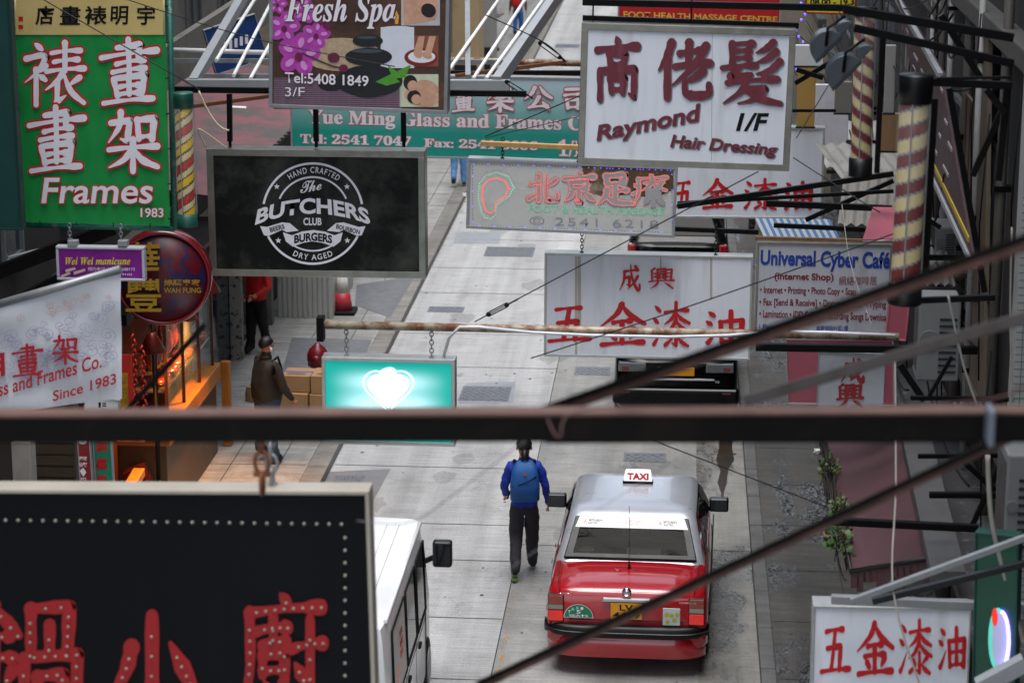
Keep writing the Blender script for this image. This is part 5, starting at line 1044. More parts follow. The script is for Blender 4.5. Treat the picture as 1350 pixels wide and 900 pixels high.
# white van
def van(loc,rz):
    o=thing('van','white delivery van parked at the left kerb beside the dark foreground sign','van',loc,rz); o.scale=(1,.82,1)
    wp=M('van_white','#e6e8ea',.35,0,.03,3,coat=.3)
    def rg(y,w,zb,zt,tw,belt=1.05): h=[(-w*.94,zb),(-w,zb+.1),(-w,belt),(-w*(tw+.02),zt-.14),(-w*tw,zt-.03),(-w*tw+.06,zt)]; return [(x,y,z) for x,z in h]+[(0,y,zt+.025)]+[(-x,y,z) for x,z in h[::-1]]
    st=[(0,.80,.35,1.86,.9),(.05,.84,.3,1.95,.93),(.3,.86,.25,1.98,.95),(3.5,.86,.25,1.98,.95),(3.8,.85,.25,1.95,.93),(4.3,.84,.28,1.25,.9),(4.65,.8,.3,1.0,.9),(4.7,.74,.36,.8,.9)]
    B().loft([rg(*a) for a in st]).out('body',wp,o,sharp=40)
    gl=M('van_glass','#07090a',.05,0,.1,spec=.3); f=lambda y,z,d=.008: Vector((.86-.026*(z-1.05)/.79+d if z>1.05 else .86+d,y,z))
    for nm,ys,m in (('rear_quarter_window',(.35,1.55),M('window_paper','#c9c7c4',.5,0,.08)),('side_window',(1.62,2.6),gl),('door_window',(2.68,3.55),gl)):
        B().slab([f(ys[0],1.08),f(ys[1],1.08),f(ys[1]-.02,1.80),f(ys[0]+.04,1.80)],(.006,0,0)).out(nm,m,o)
    for y0_,y1_ in ((.35,1.55),(1.62,2.6),(2.68,3.55)):
        q_=[f(y0_,1.08,.016),f(y1_,1.08,.016),f(y1_-.02,1.80,.016),f(y0_+.04,1.80,.016)]; B().tube(q_+[q_[0]],.011,5).out('window_seal',rubber,o)
    B().slab([f(3.6,1.12),f(3.95,1.1),f(3.66,1.70)],(.006,0,0)).out('quarter_light',gl,o)
    b=B()
    for i,z in enumerate((1.62,1.52,1.42)):
        for k in range(3): p,q=f(1.0+.09*k+i*.02,z,.017),f(1.05+.08*k-.01*i,z-.07,.017); b.bar(p,q,.012,.004)
    b.bar(f(.5,1.2,.017),f(.95,1.33,.017),.01,.004); b.out('window_marking',M('orange_red_mark','#b8503a',.5),o)
    b=B()
    for y in (1.58,2.64,3.72): b.bar((.856,y,.4),(.856,y,1.06),.012,.006); 
    b.bar((.857,.3,.95),(.857,3.7,.95),.012,.006); b.out('door_gap',M('gap_dark','#2a2a2c',.7),o)
    for y in (1.75,2.85): B().box(.85,.885,y,y+.16,.86,.90).out('door_handle',rubber,o,bev=.01)
    b=B()
    for x in (-.5,-.25,.25,.5,.62): b.box(x-.012,x+.012,.4,3.4,1.975,2.008)
    b.out('roof_rib',wp,o,bev=.008)
    B().tube([(.812,.2,1.955),(.815,3.6,1.955)],.02,6).out('rain_gutter',wp,o)
    B().slab([(-.68,-.0,1.2),(.68,-.0,1.2),(.66,.02,1.72),(-.66,.02,1.72)],(0,-.012,0)).out('rear_window',gl,o)
    B().box(-.82,.82,-.1,.05,.36,.55).out('bumper',rubber,o,bev=.03)
    for sx in (-1,1):
        B().box(sx*.79-.06,sx*.79+.05,-.03,.1,.7,1.2).out('tail_lamp',M('lens_red'),o,bev=.01); wheel(o,sx*.76,.95,.33); wheel(o,sx*.76,3.95,.33)
    m=B().box(-.1,.1,-.07,.07,-.14,.14).out('wing_mirror',M('mirror_black'),o,bev=.03,seg=3); m.location=(.98,4.35,1.44); B().box(-.08,.08,-.077,-.071,-.115,.115).out('mirror_glass',M('mirror_glass'),m); B().bar((-.1,0,-.05),(-.24,.02,-.12),.05).out('mirror_arm',rubber,m)
    return o
van((-3.38,19.95,0),R(0))
def saloon(lab,loc,clear,hgt=1.48):
    o=thing('parked_car',lab,'car',loc); bp=M('car_black','#050607',.25,0,.1,3,coat=.12,spec=.2); gl=M('car_glass','#030304',.06,0,.05,spec=.08)
    st=[(0,.76,.34,.98,.0,.86),(.06,.84,.28,1.02,.01,.9),(.25,.885,.24,1.05,.02,.92),(1.0,.9,.2,1.06,.0,.95),(3.3,.9,.2,1.0,.0,.95),(3.7,.88,.2,.98,.02,.9),(4.5,.8,.26,.8,.02,.88),(4.7,.66,.34,.66,0,.86)]
    B().loft([ring_(*a) for a in st]).out('body',bp,o,sharp=40)
    b=B(); L=[rrect(.84,.12,3.6,1.03,.18),rrect(.80,.25,3.35,1.15,.18),rrect(.68,.55,2.8,hgt-.08,.18),rrect(.6,.68,2.65,hgt-.02,.2),rrect(.42,.9,2.4,hgt,.16)]; b.loft(L).out('cabin',bp,o,sharp=50)
    B().slab([(-.68,.235,1.14),(.68,.235,1.14),(.58,.54,hgt-.1),(-.58,.54,hgt-.1)],(0,-.01,.006)).out('rear_window',gl,o)
    B().box(-.9,.9,-.08,.1,.38,.62).out('bumper',bp,o,bev=.05,seg=3)
    B().box(-.55,.55,-.05,0,.735,.765).out('chrome_strip',chrome,o,bev=.008)
    for sx in (-1,1):
        if clear:
            lo=B().box(sx*.62-.2,sx*.62+.2,-.012,.12,.84,.98).out('tail_lamp',M('lens_silver','#5b5e62',.15,.2,.2,30,coat=1),o,bev=.02); B().box(sx*.72-.05,sx*.72+.05,-.02,-.01,.86,.92).out('lens',M('lens_dull_red','#6a1014',.2,coat=1),lo)
        else:
            lo=B().box(sx*.80-.09,sx*.80+.06,-.012,.14,.78,1.02).out('tail_lamp',M('lens_red_lit','#7a0c0c',.2,coat=1,emit=.02,ecol='#ff1808'),o,bev=.03)
        B().box(sx*.72-.06,sx*.72+.06,-.085,-.075,.55,.57).out('reflector',M('lens_dull_red'),o); wheel(o,sx*.79,.95); wheel(o,sx*.79,3.7); mirror(o,sx*.86,2.95,1.05,sx)
    if clear:
        B().box(-.26,.26,-.04,.0,.80,.92).out('number_plate',M('plate_yellow'),o,bev=.006)
        me=glyphs('V6',.03,.2); 
        for v in me.vertices: v.co=(.55+v.co.x*.06,-.02,.70+v.co.y*.05)
        me.materials.clear(); me.materials.append(chrome); q=bpy.data.objects.new('badge_lettering',me); C.objects.link(q); q.parent=o
    return o
saloon('near black car with clear tail lamps half hidden behind the paint sign',(-.05,33.4,0),True)
saloon('farther black car with red tail lamps behind the LED massage sign',(-.06,41.6,0),False,1.5)
# ---------------------------------------------------------------- people
from mathutils import noise as mnoise
skin=M('skin','#b98467',.55,0,.06); hairm=M('black_hair','#120e0d',.45,0,.2,20,bump=.4,bscale=90)
def person(lab,loc,rz,top,leg,shoe,h=1.7,stride=.0,arms=None,sleeve=None,hair='short',bald=0,lean=0,headturn=0,bulk=1,sole=None,knee=0):
    k=h/1.75; o=thing('person',lab,'person',loc,rz); arms=arms or {}
    V=[];RA=[];E=[];REG={};REGA={}
    def v(p,r,par=None,reg=None):
        V.append(Vector(p)*k); RA.append(r*k); i=len(V)-1
        if par is not None: E.append((par,i)); REG[len(E)-1]=reg; REGA[len(E)-1]=reg if reg!=4 else 0
        return i
    ly=lean
    pel=v((0,0,.93),.155*bulk); wa=v((0,.0+ly*.3,1.10),.145*bulk,pel,0); ch=v((0,ly*.7,1.30),.165*bulk,wa,0); nk=v((0,ly,1.455),.075,ch,0); n2=v((0,ly+.01,1.52),.056,nk,2); hd=v((0,ly+.02,1.60),.088,n2,2); ht=v((0,ly+.015,1.685),.082,hd,2)
    for s in (-1,1):
        a=arms.get(s,{}); sh=v((s*.165*bulk,ly*.85,1.40),.078,ch,0); el=v(a.get('el',(s*.25*bulk,ly*.5-.03,1.13)),.056*bulk**.5,sh,4); wr=v(a.get('wr',(s*.27*bulk,ly*.4+.05,.89)),.038,el,4); hn=v(Vector(V[wr]/k)+(Vector(V[wr])-Vector(V[el])).normalized()*.07,.034,wr,2)
        V_w=V[hn]; d=(V[wr]-V[el]).normalized()
        st=stride*s; hip=v((s*.085,0,.86),.125*bulk**.6,pel,1); kn=v((s*.10,st*.32+max(0,-st)*.0+knee*(st<0)*.12,.48),.086,hip,1); an=v((s*.11,st*.62-(.06 if st<0 else 0),.10+(.10 if st<0 else 0)),.074,kn,1); to=v((s*.12,st*.62+.13-(.06 if st<0 else 0),.045+(.03 if st<0 else 0)),.05,an,3)
        hl=v((s*.11,st*.62-.05-(.06 if st<0 else 0),.05+(.10 if st<0 else 0)),.042,an,3)
    me=bpy.data.meshes.new('body'); me.from_pydata([tuple(p) for p in V],E,[]); t=bpy.data.objects.new('tmp',me); C.objects.link(t)
    m=t.modifiers.new('skin','SKIN'); m.use_smooth_shade=True; m.branch_smoothing=.3
    for i,r in enumerate(RA): me.skin_vertices[0].data[i].radius=(r,r*((.8 if bulk<1.25 else 1.05) if i<4 else 1)); me.skin_vertices[0].data[i].use_root=(i==0)
    t.modifiers.new('sub','SUBSURF').levels=3; t.modifiers['sub'].render_levels=3
    dg=bpy.context.evaluated_depsgraph_get(); m2=bpy.data.meshes.new_from_object(t.evaluated_get(dg)); bpy.data.objects.remove(t)
    bm=bmesh.new(); bm.from_mesh(m2); bm.faces.ensure_lookup_table()
    for f in bm.faces:
        c=f.calc_center_median(); best=9;reg=0
        for ei,(a,b_) in enumerate(E):
            p,q=V[a],V[b_]; d=q-p; u=max(0,min(1,(c-p).dot(d)/d.length_squared)); r=RA[a]+(RA[b_]-RA[a])*u; ds=(c-(p+d*u)).length-r
            if ds<best: best=ds; reg=REG[ei]
        if reg==1 and c.z>.90*k: reg=0
        if reg==0 and c.z<.885*k: reg=1
        if reg==4: reg=0
        f.material_index=reg; f.smooth=True
    for v_ in bm.verts:   # cloth folds
        ms={f.material_index for f in v_.link_faces}
        if ms<={0,1}:
            q=v_.co*(9/k); q=Vector((q.x*1.0,q.y*1.0,q.z*1.5+q.x*.8)); v_.co+=v_.normal*(.011*mnoise.noise(q)+.006*mnoise.noise(q*2.3))
    bb=B(); bb.bm.free(); bb.bm=bm
    hx=V[hd]; ht_=headturn
    def hp(x,y,z): return hx+Vector((x*math.cos(ht_)-y*math.sin(ht_),x*math.sin(ht_)+y*math.cos(ht_),z))*k
    bb.tube([hp(0,.075,.035),hp(0,.098,.0),hp(0,.085,-.02)],[.008*k,.016*k,.006*k],6,2)   # nose
    for s in (-1,1): bb.ball(hp(s*.086,-.005,.0),.012*k,.02*k,.03*k,8,2); bb.ball(hp(s*.032,.08,.025),.008*k,.006*k,.006*k,6,4)
    bb.tube([hp(-.025,.083,-.042),hp(0,.09,-.042),hp(.025,.083,-.042)],.006*k,5,5)
    # fingers
    idx=0
    hands=[i for i in range(len(V)) if abs(RA[i]-.034*k)<1e-6]
    for i in hands:
        par=[e[0] for e in E if e[1]==i][0]; d=(V[i]-V[par]).normalized(); s_=1 if V[i].x>0 else -1
        u=d.cross(Vector((s_,0,0))); u=u.normalized() if u.length>.1 else Vector((0,1,0)); pn=u.cross(d).normalized()
        for q,ln in ((-.024,.062),(-.008,.075),(.008,.072),(.024,.056)):
            b0=V[i]+u*q*k+d*.02*k; bb.tube([b0,b0+d*ln*.5*k,b0+d*ln*.85*k+pn*(-s_)*.015*k,b0+d*ln*k+pn*(-s_)*.03*k],[.0095*k,.009*k,.008*k,.006*k],6,2)
        b0=V[i]+u*.03*k; bb.tube([b0-d*.02*k,b0+u*.025*k+d*.02*k,b0+u*.03*k+d*.05*k],[.012*k,.01*k,.007*k],6,2)
    bo=bb.out('body',[top,leg,skin,shoe,M('eye_dark','#1a1210',.3),M('lip','#8a4a42',.5)],o,norm=False)
    # hair
    if hair:
        b=B(); n,mm=20,10; c=hp(0,-.012,.045); rr=(.096*k,.106*k,.103*k); rows=[]
        for i in range(mm+1):
            row=[]
            for j in range(n):
                a=6.2832*j/n; back=(1-math.sin(a))/2; lim=1.15+.98*back; ph=lim*i/mm; x,y,z=math.sin(ph)*math.cos(a),math.sin(ph)*math.sin(a),math.cos(ph)
                jt=1+.035*math.sin(j*5.1+i*2.3)+.02*math.sin(j*2.2-i*3.7); xx,yy=x*rr[0]*jt,y*rr[1]*jt; row.append(b.bm.verts.new(c+Vector((xx*math.cos(ht_)-yy*math.sin(ht_),xx*math.sin(ht_)+yy*math.cos(ht_),z*rr[2]))))
            rows.append(row)
        for i in range(mm):
            for j in range(n):
                f=b.bm.faces.new((rows[i][j],rows[i+1][j],rows[i+1][(j+1)%n],rows[i][(j+1)%n])); f.smooth=True
        if hair=='bun': b.tube([c+Vector((0,-.09,-.04))*k,c+Vector((0,-.135,-.07))*k,c+Vector((0,-.15,-.13))*k,c+Vector((0,-.12,-.2))*k],[.03*k,.042*k,.045*k,.02*k],10)
        if hair=='cap': pass
        b.out('hair',hairm,o)
    for s in (-1,1):
        pass
    return o,V,k
blue=M('blue_jersey','#0c2f9a',.75,0,.12,12,bump=.3,bscale=25); dtr=M('dark_trousers','#26252b',.85,0,.15,12,bump=.3,bscale=25); gtr=M('grey_trousers','#3c3d47',.85,0,.12)
shoe=M('dark_shoes','#131722',.6,0,.2)
P=G(690,757); 
o,V,k=person('person in a bright blue top and black trousers walking away with a blue backpack',(-1.79,27.0,0),R(6),blue,dtr,shoe,1.70,stride=.34,hair='bun',arms={1:dict(el=(.255,-.01,1.14),wr=(.285,.10,.91)),-1:dict(el=(-.235,.03,1.13),wr=(-.22,.22,.97))},knee=1)
B().slab([(-.055,-.045,0),(.0,-.045,0),(.02,.18,0),(-.06,.18,0)],(0,0,.02)).out('shoe_sole',M('lime_sole','#57801f',.5),o).location=(-.10*k,-.34*.62*k-.05,.03)
bp=thing('backpack','blue backpack on the back of the person walking beside the taxi','backpack',(-1.79+.02,27.0-.19,.98),R(6))
bm_=M('backpack_blue','#0b4f92',.65,0,.12,10,bump=.3,bscale=40)
def rr(wd,dp,z,yo): 
    P=rrect(wd,-dp,dp,z,min(wd,dp)*.7,4); return [(x,y+yo,zz) for x,y,zz in P]
B().loft([rr(.155,.06,0,.0),rr(.17,.10,.03,-.02),rr(.172,.115,.2,-.03),rr(.15,.10,.36,-.02),rr(.12,.07,.44,0),rr(.08,.035,.475,.02)]).out('bag',bm_,bp)
b=B(); b.tube([(-.155,-.115,.2),(-.05,-.147,.235),(.06,-.147,.29),(.13,-.12,.33)],.006,6); b.out('zip',blk,bp)
b=B(); 
for sx in (-1,1): b.tube([(sx*.08,-.01,.43),(sx*.10,.07,.445),(sx*.115,.15,.44),(sx*.125,.23,.36)],.022,6)
b.tube([(-.05,-.0,.47),(0,-.03,.5),(.05,-.0,.47)],.008,6); b.tube([(-.17,.05,.1),(-.2,.08,.0)],.012,6); b.out('strap',blk,bp)
B().slab([(-.015,-.132,.34),(.015,-.132,.34),(.012,-.122,.38),(-.02,-.122,.37)],(0,-.004,0)).out('patch',M('patch_orange','#8a3a10',.5),bp)
# brown jacket man with trolley
brn=M('brown_jacket','#2e271f',.75,0,.15,6,bump=.4,bscale=14); jean=M('blue_jeans','#33445e',.85,0,.2,10,bump=.2); g=G(352,608,.13)
o,V,k=person('person in a brown jacket standing at a trolley of boxes in profile',(g.x+.02,g.y,.13),R(-52),brn,jean,shoe,1.74,stride=.03,bulk=1.5,headturn=0,arms={1:dict(el=(.33,.08,1.08),wr=(.25,.25,.90)),-1:dict(el=(-.30,.10,1.10),wr=(-.24,.28,.94))})
B().lathe([(.075,0),(.085,.05),(.08,.08)],(0,0.0,1.40),14).out('collar',M('dark_collar','#1d1a18',.7),o)
earp=B().ball((V[5].x+.1*k,V[5].y+.01,V[5].z-.02),.013,.018,.03,8).out('earpiece',white,o)
g2=G(405,560,.13); tr=thing('hand_trolley','black hand trolley under cardboard boxes before the brown jacketed person','trolley',(g2.x+.1,g2.y,.13),R(-8))
b=B(); b.box(-.5,.5,-.32,.32,.16,.2); b.out('platform',dgrey,tr,bev=.01); b=B(); 
b.tube([(-.5,-.28,.18),(-.56,-.28,.75),(-.58,-.2,.92),(-.58,.2,.92),(-.56,.28,.75),(-.5,.28,.18)],.018,8); b.out('handle',blk,tr)
for x in (-.4,.4):
    for y in (-.26,.26): B().lathe([(.001,-.02),(.07,-.02),(.07,.02),(.001,.02)],(x,y,.07),14,axis='y').out('wheel',rubber,tr)
card=M('cardboard','#a98259',.8,0,.1,5,dirt='#7a5a3a',damt=.3); bt=thing('x','x','x')
bpy.data.objects.remove(bt)
i=0
for (x,y,z,w_,d_,h_,t) in ((-.24,-.02,.2,.46,.5,.32,'lower left cardboard box on the trolley deck'),(.25,.0,.2,.48,.52,.32,'lower right cardboard box on the trolley deck'),(-.22,.02,.525,.42,.46,.24,'upper cardboard box with a blue strip beside the handle of the trolley'),(.24,.02,.525,.46,.48,.26,'upper cardboard box with dark print nearest the red hydrant')):
    q=Matrix.Rotation(R(-8),4,'Z')@Vector((x,y,z)); o=thing('cardboard_box',t,'box',Vector((g2.x+.1,g2.y,.13))+q,R(-8+i*2),group='cardboard boxes on the hand trolley'); i+=1
    B().box(-w_/2,w_/2,-d_/2,d_/2,0.003,h_).out('carton',card,o,bev=.006); b=B().box(-w_/2-.001,w_/2+.001,-.025,.025,h_-.1,h_+.002); b.out('tape',M('tape_blue','#1c4fc0',.4) if 'blue' in t else M('tape_tan','#b08a58',.35),o)
    b=B()
    for r in range(3): b.poly([(-w_*.35,-d_*.36+r*.04,h_+.002),(w_*.3,-d_*.36+r*.04,h_+.002),(w_*.3,-d_*.36+r*.04+.018,h_+.002),(-w_*.35,-d_*.36+r*.04+.018,h_+.002)])
    b.out('print',M('box_print','#5a3f28',.7),o)
p=G(322,540,.13); o=thing('paper_bag','crumpled brown paper bag beside the brown jacketed person','bag',(p.x+.05,p.y+.5,.13)); b=B(); random.seed(5)
b.loft([[(.11*math.cos(6.283*j/10)*random.uniform(.8,1.15),.08*math.sin(6.283*j/10)*random.uniform(.8,1.15),z) for j in range(10)] for z in (0,.1,.22)],smooth=False); b.out('paper',M('kraft','#a07a50',.8),o)
# red hydrant
p=G(412,545,.13); o=thing('fire_hydrant','red fire hydrant standing on the left pavement patch','hydrant',(p.x,p.y+.6,.13)); hr=M('hydrant_red','#6e0f18',.4,0,.25,6,coat=.2)
B().lathe([(.16,0),(.16,.05),(.11,.06),(.11,.55),(.15,.57),(.15,.62)],n=20).out('barrel',hr,o); B().lathe([(.15,.62),(.16,.66),(.155,.74),(.12,.82),(.06,.87),(.04,.9),(.001,.91)],n=20).out('bonnet',hr,o); B().lathe([(.001,-.2),(.075,-.2),(.075,-.18),(.05,-.17),(.05,0)],(0,0,.68),16,axis='y').out('outlet',hr,o)
# red shirt man
p=G(340,466,.13); o,V,k=person('person in a red shirt and black trousers standing in the stall doorway',(p.x,p.y,.13),R(150),M('red_shirt','#c01414',.75,0,.1,bump=.3,bscale=18),M('black_trousers','#0e0e10',.85),M('black_shoes','#0b0b0b',.5),1.74,stride=.08,bulk=1.12,arms={1:dict(el=(.28,.12,1.12),wr=(.1,.25,1.0)),-1:dict(el=(-.3,.05,1.12),wr=(-.2,.25,1.02))})
# far walkers
p=G(590,72,.13); p=G(648,68,.13); person('distant person in a grey jacket looking at a phone on the far pavement',(p.x,p.y,.13),R(-60),M('grey_jacket','#5c626c',.8),M('grey_jeans','#55585e',.85),shoe,1.66,stride=.16,arms={1:dict(el=(.22,.1,1.14),wr=(.1,.32,1.22)),-1:dict(el=(-.24,.06,1.14),wr=(-.06,.32,1.2))})
o=thing('shoulder_bag','dark bag with a pale patch hanging at the side of the distant grey jacketed person','bag',(p.x-.12,p.y-.18,.95)); B().loft([rrect(.16,-.08,.08,0,.06),rrect(.18,-.1,.1,.15,.08),rrect(.12,-.06,.06,.32,.05)]).out('bag',M('navy_bag','#171b26',.7),o); B().ball((-.06,-.09,.2),.07,.03,.06).out('patch',white,o); B().tube([(.05,0,.3),(.12,.12,.5)],.012,6).out('strap',blk,o)
p=G(683,48,.13); person('distant person in a checked shirt and bright jeans with a red bag at the top',(p.x,p.y,.13),R(8),M('check_shirt','#6a4a44',.8,0,.7,30),M('bright_jeans','#2a6cb4',.85),shoe,1.72,stride=.14)
o=thing('backpack','bright red bag on the back of the distant person in jeans','backpack',(p.x-.05,p.y-.2,1.1)); B().loft([rrect(.12,-.08,.08,0,.06),rrect(.15,-.1,.1,.12,.07),rrect(.13,-.09,.09,.34,.06),rrect(.07,-.04,.04,.42,.03)]).out('bag',M('bag_red','#c81018',.6),o); B().tube([(-.1,.08,.36),(-.1,.2,.42)],.015,6).tube([(.1,.08,.36),(.1,.2,.42)],.015,6).out('strap',blk,o)
p=G(605,246,.13); person('person in pale blue jeans seen below the teal frames sign',(p.x,p.y,.13),R(4),M('navy_top','#20242e',.8),M('pale_jeans','#5f8fc4',.85),M('trainer','#202024',.5),1.74,stride=.1)
p=G(612,78,.13); o=thing('umbrella','grey umbrella held up behind the steel rack','umbrella',(p.x,p.y,.13)); b=B(); n=16
b.loft([[(r*math.cos(6.283*j/n),r*math.sin(6.283*j/n),z) for j in range(n)] for r,z in ((.55,1.75),(.42,1.9),(.22,1.99),(.01,2.03))]); b.out('canopy',M('umbrella_grey','#6f747a',.6),o); B().tube([(0,0,.9),(0,0,2.1)],.012,6).out('shaft',blk,o)
person('person under the grey umbrella on the far left pavement',(p.x,p.y-.1,.13),R(0),M('dark_coat','#23262b',.8),dtr,shoe,1.62,arms={1:dict(el=(.22,.12,1.12),wr=(.08,.16,1.0))})
p=G(998,306,.13); person('person in dark clothes on the right pavement mostly hidden by signs',(p.x,p.y,.13),R(10),M('dark_coat'),dtr,shoe,1.7)
# a head at the bottom right beside the paint sign
p=A(1063,868,17); person('person on the right pavement at the bottom edge beside the white paint sign',(p.x-.02,17.6,.13),R(5),M('dark_coat'),dtr,shoe,1.7)
# traffic cone
def cone(lab,px):
    p=G(*px,.13); o=thing('traffic_cone',lab,'traffic cone',(p.x,p.y,.13))
    B().box(-.23,.23,-.23,.23,0,.06).out('base',rubber,o,bev=.02); 
    for z0,z1,m in ((.06,.36,M('cone_red','#b0303a',.5,0,.1,dirt='#6b3a3a',damt=.4)),(.36,.66,M('cone_white','#c4c0bb',.5,0,.1,dirt='#77726a',damt=.5)),(.66,.92,M('cone_red'))):
        r=lambda z:.17-.13*(z-.06)/.86
        B().lathe([(r(z0),z0),(r(z1),z1)],n=20).out('band',m,o)
    return o
cone('red and white traffic cone beside the pale hoarding on the left pavement',(452,412))
# ---------------------------------------------------------------- right side: awning, plants, boards, brackets
aw=thing('awning','sagging maroon canvas awning at the lower right','awning',(1.95,22,2.5)); n=16; b=B()
c4=[G(1082,560,2.55),G(1122,752,2.45),G(1228,735,2.85),G(1192,560,2.9)]; L=Vector(aw.location)
g=[[None]*(n+1) for _ in range(n+1)]
for i in range(n+1):
    for j in range(n+1):
        u,v_=i/n,j/n; p=c4[0].lerp(c4[3],u).lerp(c4[1].lerp(c4[2],u),v_)-L; p.z-=.07*math.sin(math.pi*u)*(1+.4*math.sin(v_*9))+.02*math.sin(v_*14)*u; g[i][j]=b.bm.verts.new(p)
for i in range(n):
    for j in range(n): f=b.bm.faces.new((g[i][j],g[i+1][j],g[i+1][j+1],g[i][j+1])); f.smooth=True
b.out('canvas',M('maroon_canvas','#4e3237',.65,0,.15,2.5,streak=.5,dirt='#362b2b',damt=.8,dscale=1.8,bump=.2,bscale=8),aw)
b=B(); b.tube([c4[0]-L,c4[1]-L],.02,8).tube([c4[1]-L,c4[2]-L],.02,8); b.out('frame',dgrey,aw)
b=B(); p,q=c4[1]-L,c4[2]-L
for i in range(12):
    a,d=p.lerp(q,i/12),p.lerp(q,(i+1)/12); z=.16+.05*math.sin(i*1.9); b.poly([a,d,d-Vector((0,.02,z)),a-Vector((0,-.02*math.sin(i),z))])
b.out('valance',M('maroon_canvas'),aw)
b=B(); p,q=c4[0]-L,c4[1]-L
for i in range(22):
    a,d=p.lerp(q,i/22),p.lerp(q,(i+1)/22); z=.1+.04*math.sin(i*2.3); b.poly([a,d,d-Vector((.015*math.sin(i),0,z)),a-Vector((0,0,z+.02*math.sin(i*3)))])
b.out('torn_edge',M('pink_edge','#8a4550',.7,0,.2),aw)
leafm=[M('leaf_dark','#223a16',.6,0,.25),M('leaf_bright','#42662a',.55,0,.25),M('leaf_dead','#6a5630',.7,0,.2)]
for i,(x,y,sc,lab) in enumerate(((1094,620,.8,'small green plant sprouting at the upper edge of the maroon awning'),(1106,672,.7,'small green plant sprouting midway along the maroon awning edge'),(1106,712,1.1,'largest green plant sprouting at the near end of the maroon awning'))):
    p=G(x,y,2.55); o=thing('plant',lab,'plant',p,group='plants growing on the awning edge'); random.seed(20+i); b=B(); sb=B()
    for k in range(150):
        a=random.random()*6.283; r=random.random()**.7*.13*sc; c=Vector((r*math.cos(a)*.8,r*2.4*math.sin(a)+.05*math.sin(k),random.uniform(-.08,.12)*sc)); d=Vector((math.cos(a)*random.uniform(.3,1),math.sin(a),random.uniform(-.2,.9))).normalized(); l=random.uniform(.035,.075)*sc; s_=d.orthogonal().normalized()*l*.35
        b.poly([c,c+d*l*.5+s_,c+d*l,c+d*l*.5-s_],random.choice((0,0,1,1,2)))
    for k in range(10):
        a=random.random()*6.283; sb.tube([(0,0,-.08),(.06*math.cos(a),.08*math.sin(a),.03),(.12*math.cos(a)*sc,.15*math.sin(a)*sc,.1*sc)],.004,4)
    b.out('leaves',leafm,o,norm=False); sb.out('stem',M('stem','#3a3020',.8),o)
random.seed(51); vb=B(); p0,p1=G(1080,560,2.6),G(1122,762,2.5)
for i in range(46):
    u=random.uniform(0,.8); a=p0.lerp(p1,u)+Vector((random.uniform(-.06,.06),0,random.uniform(-.1,.08))); d=p0.lerp(p1,min(1,u+random.uniform(.1,.3)))+Vector((random.uniform(-.08,.08),0,random.uniform(-.3,.05))); vb.tube(bow(a,d,random.uniform(-.05,.12),6),random.choice((.005,.008,.014)),5)
o=vb.out('vine_tangle',M('dry_vine','#2b2521',.8,0,.4)); tag(o,'tangle of dry vines and thin pipes along the outer edge of the maroon awning','vines',kind='stuff')
